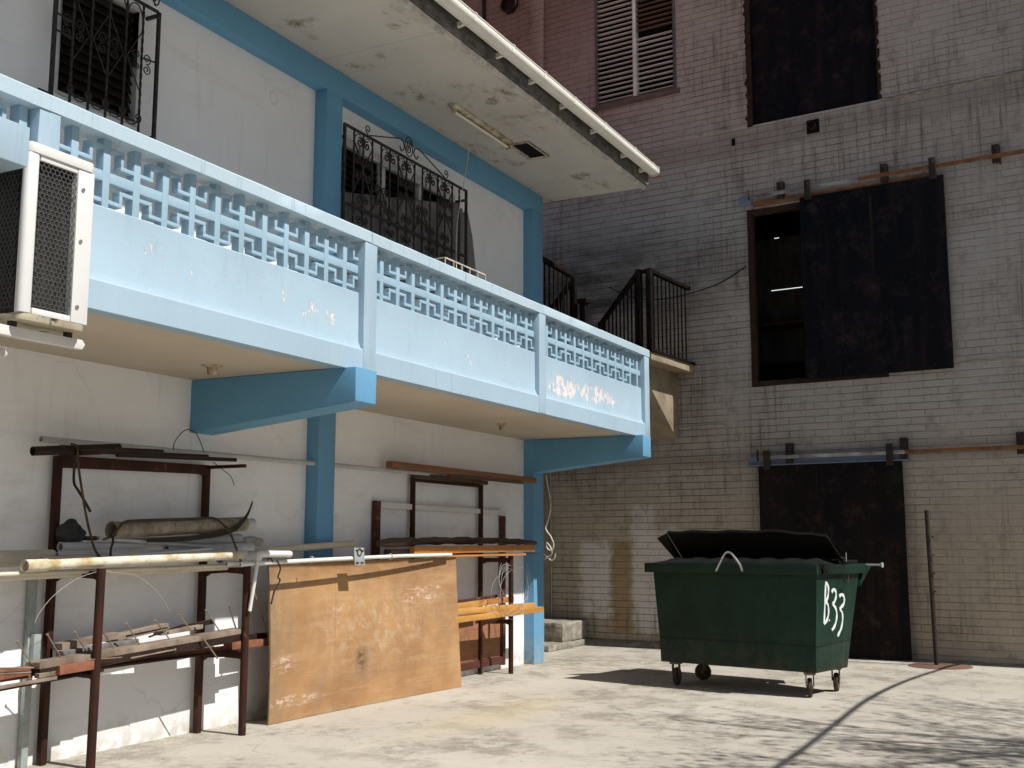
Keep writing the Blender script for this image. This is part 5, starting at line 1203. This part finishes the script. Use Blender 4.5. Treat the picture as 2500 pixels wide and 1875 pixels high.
for a_, b_, l in (((7.52, 6.80, .865), (7.68, 6.78, .69), 'loose rusty bolt hanging down below the studded plank'),
                  ((5.55, 6.9, .80), (5.88, 6.9, .775), 'loose bolt lying level left of the studded plank, upper of two'),
                  ((5.45, 6.88, .765), (5.86, 6.9, .745), 'loose bolt lying level left of the studded plank, lower of two'),
                  ((7.20, 6.82, .80), (6.75, 6.84, .77), 'loose bolt lying in the shadow under the studded plank')):
    A_ = Vector(a_); B_ = Vector(b_); d = (A_ - B_).normalized()
    tag(MB().tube([A_, B_], .0065, 7).tube([A_, A_ + d * .012], .013, 8).build('bolt', 'rust_plate'), l, 'bolt')
tag(MB().tube([(8.44, 7.08, 1.30), (8.75, 7.08, .72)], .008, 7).build('steel_rod', 'rust_plate'), 'thin rusty rod leaning left of the plywood', 'rod')
tag(MB().bar((6.28, 6.80, .80), (6.62, 6.80, .79), .006, .006).build('tie_wire', 'rust_plate'), 'thin tie wire round the left front rack leg', 'wire')

# ------------------------------------------------------------------ plywood sheet
NX, NZ = 24, 10; PW = 3.24; PH = 1.47
pb = MB(); vs = []
for side in (0, 1):
    for i in range(NX + 1):
        for k in range(NZ + 1):
            u = i / NX; v_ = k / NZ
            y = 0.0 - .155 * u + .075 * u * v_ + .035 * math.sin(math.pi * u) * (1 - .3 * v_) - .045 * (1 - u) * v_ * (1 - v_) * 2 - .02 * v_ * (1 - u)
            x = PW * u + (.03 * (1 - v_) ** 2 if u > .95 else 0) + (rnd.uniform(-.004, .004) if i in (0, NX) else 0) - .09 * v_ * max(0, 1 - u * 2.5) + .045 * u
            z = PH * v_ + (.03 * u * v_) + (rnd.uniform(-.003, .003) if k == NZ else 0)
            vs.append((x, y + side * .018, z))
q = (NX + 1) * (NZ + 1); fs = []
for s_ in (0, 1):
    for i in range(NX):
        for k in range(NZ):
            a_ = s_ * q + i * (NZ + 1) + k; fs.append((a_, a_ + NZ + 1, a_ + NZ + 2, a_ + 1) if not s_ else (a_, a_ + 1, a_ + NZ + 2, a_ + NZ + 1))
for i in range(NX):
    a_ = i * (NZ + 1); fs += [(a_, q + a_, q + a_ + NZ + 1, a_ + NZ + 1), (a_ + NZ, a_ + 2 * NZ + 1, q + a_ + 2 * NZ + 1, q + a_ + NZ)]
for k in range(NZ):
    a_ = k; b_ = NX * (NZ + 1) + k; fs += [(a_, a_ + 1, q + a_ + 1, q + a_), (b_, q + b_, q + b_ + 1, b_ + 1)]
pb.add(vs, fs)
tag(pb.build('plywood_sheet', 'plywood', None, loc=(8.61, 6.965, .004), smooth=40), 'large stained orange brown plywood sheet leaning upright under the long white pipe', 'plywood sheet')

# ------------------------------------------------------------------ right timber rack
RR = thing('timber_rack', 'rusty brown storage rack holding timber near the end column', 'rack', (11.5, 7.05, 0))
sqleg(RR, .0, .20, 2.44, .05); sqleg(RR, 1.67, .20, 2.43, .05)
leg(RR, .05, -.12, 1.50, .032); leg(RR, 1.915, -.12, 1.52, .032)
for x0, x1 in ((.0, .05), (1.67, 1.915)):
    for z in (1.45, .66):
        b = MB(); b.prism([(-.11, z + .03), (.175, z + .03), (.175, z - .05), (.13, z - .025), (-.06, z - .025), (-.11, z - .05)], 0, x0 + .0, x0 + .03)
        b.v = [(p_[0] + (x1 - x0) * (.175 - p_[1]) / .285, p_[1], p_[2]) for p_ in b.v]
        b.build('shelf_arm', 'rust_leg', RR, bevel=.003)
MB().box(.025, 1.645, .18, .22, 2.395, 2.435).build('top_bar', 'rust_leg', RR, bevel=.003)
beam((10.85, 7.16, 2.555), (14.50, 7.13, 2.55), .09, .075, 'lumber_brown', 'timber', 'long thick brown timber highest of all on the far rack top', 'timber')
beam((11.5, 7.26, 2.475), (13.3, 7.24, 2.462), .06, .05, 'log_dark', 'timber', 'dark timber directly under the long brown one on the rack top', 'timber')
beam((12.1, 7.12, 2.487), (14.05, 7.08, 2.49), .05, .022, 'log_dark', 'timber', 'thin dark batten under the long brown timber', 'timber')
# log
P = [(10.42 + 3.88 * i / 30, 7.0 + rnd.uniform(-.006, .006), 1.665 + .03 * math.sin(math.pi * i / 30) + rnd.uniform(-.004, .004) + .012 * i / 30) for i in range(31)]
rr = [.035, .062, .066] + [.060 - .014 * i / 25 + rnd.uniform(-.007, .007) for i in range(25)] + [.04, .036, .026]
o = MB().tube(P, rr, 9, flat=.8).build('log', 'log_dark', None, smooth=20, jit=.006); tag(o, 'dark rough split log lying on the far rack shelf timbers', 'log')
beam((10.90, 6.87, 1.590), (13.95, 6.87, 1.605), .06, .085, 'lumber_orange', 'timber', 'bright orange brown squared timber below the dark log', 'timber')
beam((10.6, 7.0, 1.56), (12.6, 7.0, 1.56), .10, .08, 'log_dark', 'timber', 'dark timber end behind the bright orange brown timber', 'timber')
beam((11.4, 6.90, 1.522), (13.72, 6.90, 1.525), .08, .03, 'lumber_orange', 'timber', 'thin orange board resting on the far rack shelf arm', 'timber')
beam((13.3, 6.98, 1.525), (14.30, 6.98, 1.53), .04, .014, 'lumber_brown', 'timber', 'thin stick poking right past the far rack front leg', 'timber')
beam((11.9, 6.90, .860), (13.98, 6.88, .845), .05, .07, 'lumber_yellow', 'timber', 'yellow timber, upper of the two in front on the low shelf', 'timber')
beam((11.85, 6.88, .770), (14.15, 6.84, .785), .06, .07, 'lumber_yellow', 'timber', 'yellow timber, lowest and longest on the low shelf', 'timber')
beam((12.0, 7.08, .90), (13.0, 7.08, .92), .05, .07, 'lumber_yellow', 'timber', 'short yellow timber behind on the low shelf', 'timber')
beam((13.05, 7.10, .915), (13.75, 7.08, .935), .05, .07, 'lumber_orange', 'timber', 'orange timber behind with its end at the front leg', 'timber')
beam((12.0, 7.16, .945), (13.72, 7.18, .985), .04, .035, 'dark_frame_wood', 'timber', 'dark red batten highest on the low shelf', 'timber')
for x in (12.2, 13.2): pass
# wire coil
t = thing('wire_coil', 'loose coil of thin grey wire hung round the far rack front leg', 'wire coil', (13.2, 6.85, 1.1))
k = MB()
for j in range(7):
    rx = .44 + rnd.uniform(-.09, .06); rz_ = .33 + rnd.uniform(-.08, .05); ox = rnd.uniform(-.09, .07); oz = rnd.uniform(-.05, .04); ph = rnd.uniform(0, 6); a0_ = rnd.uniform(60, 130); sp_ = rnd.uniform(250, 340)
    pts = [(ox + rx * math.cos(a_) * (1 + .12 * math.sin(a_ * 2 + ph)), -.055 - j * .006 + .03 * math.sin(a_ * 2 + ph), oz + .02 + rz_ * math.sin(a_) * (1 + .10 * math.cos(a_ * 3 + ph)) + .02 * math.sin(a_ * 5 + ph)) for a_ in [R(a0_) + q_ * R(sp_) / 40 for q_ in range(41)]]
    k.tube(pts, .0022, 4)
k.build('strands', 'grey_wire', t)
# leaning door frame with panel
t = thing('door_frame', 'old door frame with white head and dark red sides leaning behind the timber rack', 'door frame', (10.76, 7.27, 0))
MB().prism([(.06, 2.065), (3.12, 2.05), (3.12, 2.11), (.06, 2.13)], 1, -.03, .03).build('head', 'white_frame_wood', t, bevel=.004, sub=.4, jit=.002)
MB().box(-.03, .055, -.03, .03, .10, 2.14).build('stile', 'dark_frame_wood', t, bevel=.003, sub=.3, jit=.003)
MB().box(3.03, 3.10, -.03, .03, .06, 2.035).build('stile', 'dark_frame_wood', t, bevel=.003, sub=.3, jit=.003)
MB().prism([(.055, .10), (3.03, .08), (3.03, .17), (.055, .19)], 1, -.03, .03).build('bottom_rail', 'dark_frame_wood', t, bevel=.003, sub=.4, jit=.002)
MB().box(.06, 2.985, -.005, .008, .175, .70).build('panel', 'brown_panel', t, bevel=.001)

gm = MB(); gr_ = random.Random(5)
def grain(x, y, r):
    h = r * gr_.uniform(.3, .7); a0 = gr_.uniform(0, 6)
    b_ = [(x + r * gr_.uniform(.6, 1.1) * math.cos(a0 + k * 1.2566), y + r * gr_.uniform(.6, 1.1) * math.sin(a0 + k * 1.2566), .0) for k in range(5)]
    gm.add(b_ + [(x + r * .1, y, h)], [(0, 1, 5), (1, 2, 5), (2, 3, 5), (3, 4, 5), (4, 0, 5)])
for i in range(500): grain(gr_.uniform(5.5, 14.8), 7.27 - abs(gr_.gauss(0, .07)), gr_.uniform(.004, .013))
for i in range(350):
    t_ = gr_.uniform(0, 8); grain(17.30 + .087 * t_ - abs(gr_.gauss(0, .14)), 1 + t_, gr_.uniform(.005, .018))
for i in range(160): grain(gr_.uniform(6, 17), gr_.uniform(0, 7), gr_.uniform(.004, .010))
tag(gm.build('grit', 'rough_concrete', smooth=0), 'fine grit and crumbs of mortar scattered over the yard', 'grit', kind='stuff')
# ------------------------------------------------------------------ things just right of the frame whose shadows fall on the yard
k = sdir / abs(sdir.z)
gpts = [(5.0, 2.30), (8.74, 2.291), (9.69, 2.295), (11.25, 2.34), (12.94, 2.377), (14.68, 2.292), (16.34, 2.084), (17.25, 1.90)]
hts = [4.8] * 8
tag(MB().tube(smoothpts([(x - k.x * h, y - k.y * h, h) for (x, y), h in zip(gpts, hts)], 5), .029, 8).build('overhead_cable', 'cable_black'), 'thick black overhead cable whose curved shadow crosses the yard', 'cable')
T = thing('bare_tree', 'nearly bare tree whose branch shadows fall on the right of the yard', 'tree', (11.0, -5.3, 0))
tr = random.Random(11); tb = MB(); lf = MB(); 
def grow(p, d, r, L_, lev):
    n_ = 5; pts = [p]; q_ = p
    for i in range(n_):
        d = (d + Vector((tr.uniform(-.16, .16), tr.uniform(-.16, .16), tr.uniform(-.08, .12)))).normalized(); q_ = q_ + d * L_ / n_; pts.append(q_)
    tb.tube(pts, [r * (1 - .45 * i / n_) for i in range(n_ + 1)], 6 if lev < 2 else 4)
    if lev >= 4:
        for j in range(13):
            c_ = pts[tr.randint(1, n_)] + Vector((tr.uniform(-.05, .05),) * 3); a1 = Vector((tr.uniform(-1, 1), tr.uniform(-1, 1), tr.uniform(-.4, .4))).normalized() * .075; a2 = a1.cross(Vector((tr.uniform(-1, 1), tr.uniform(-1, 1), 1))).normalized() * .022
            lf.add([c_, c_ + a1 * .5 + a2, c_ + a1, c_ + a1 * .5 - a2], [(0, 1, 2, 3)])
        return
    for j in range((8, 5, 4, 3)[lev]):
        b_ = pts[tr.randint(2, n_)]; sp = .75 if lev else .9
        dd = (d + Vector((tr.uniform(-sp, sp), tr.uniform(-sp, sp), tr.uniform(-.25, .35)))).normalized()
        grow(b_, dd, r * .5, L_ * tr.uniform(.55, .8), lev + 1)
grow(Vector((0, 0, 0)), Vector((-.05, .12, 1)), .10, 4.2, 0)
tb.build('trunk', 'bark', T, smooth=40); lf.build('foliage', 'leaf', T, smooth=0)
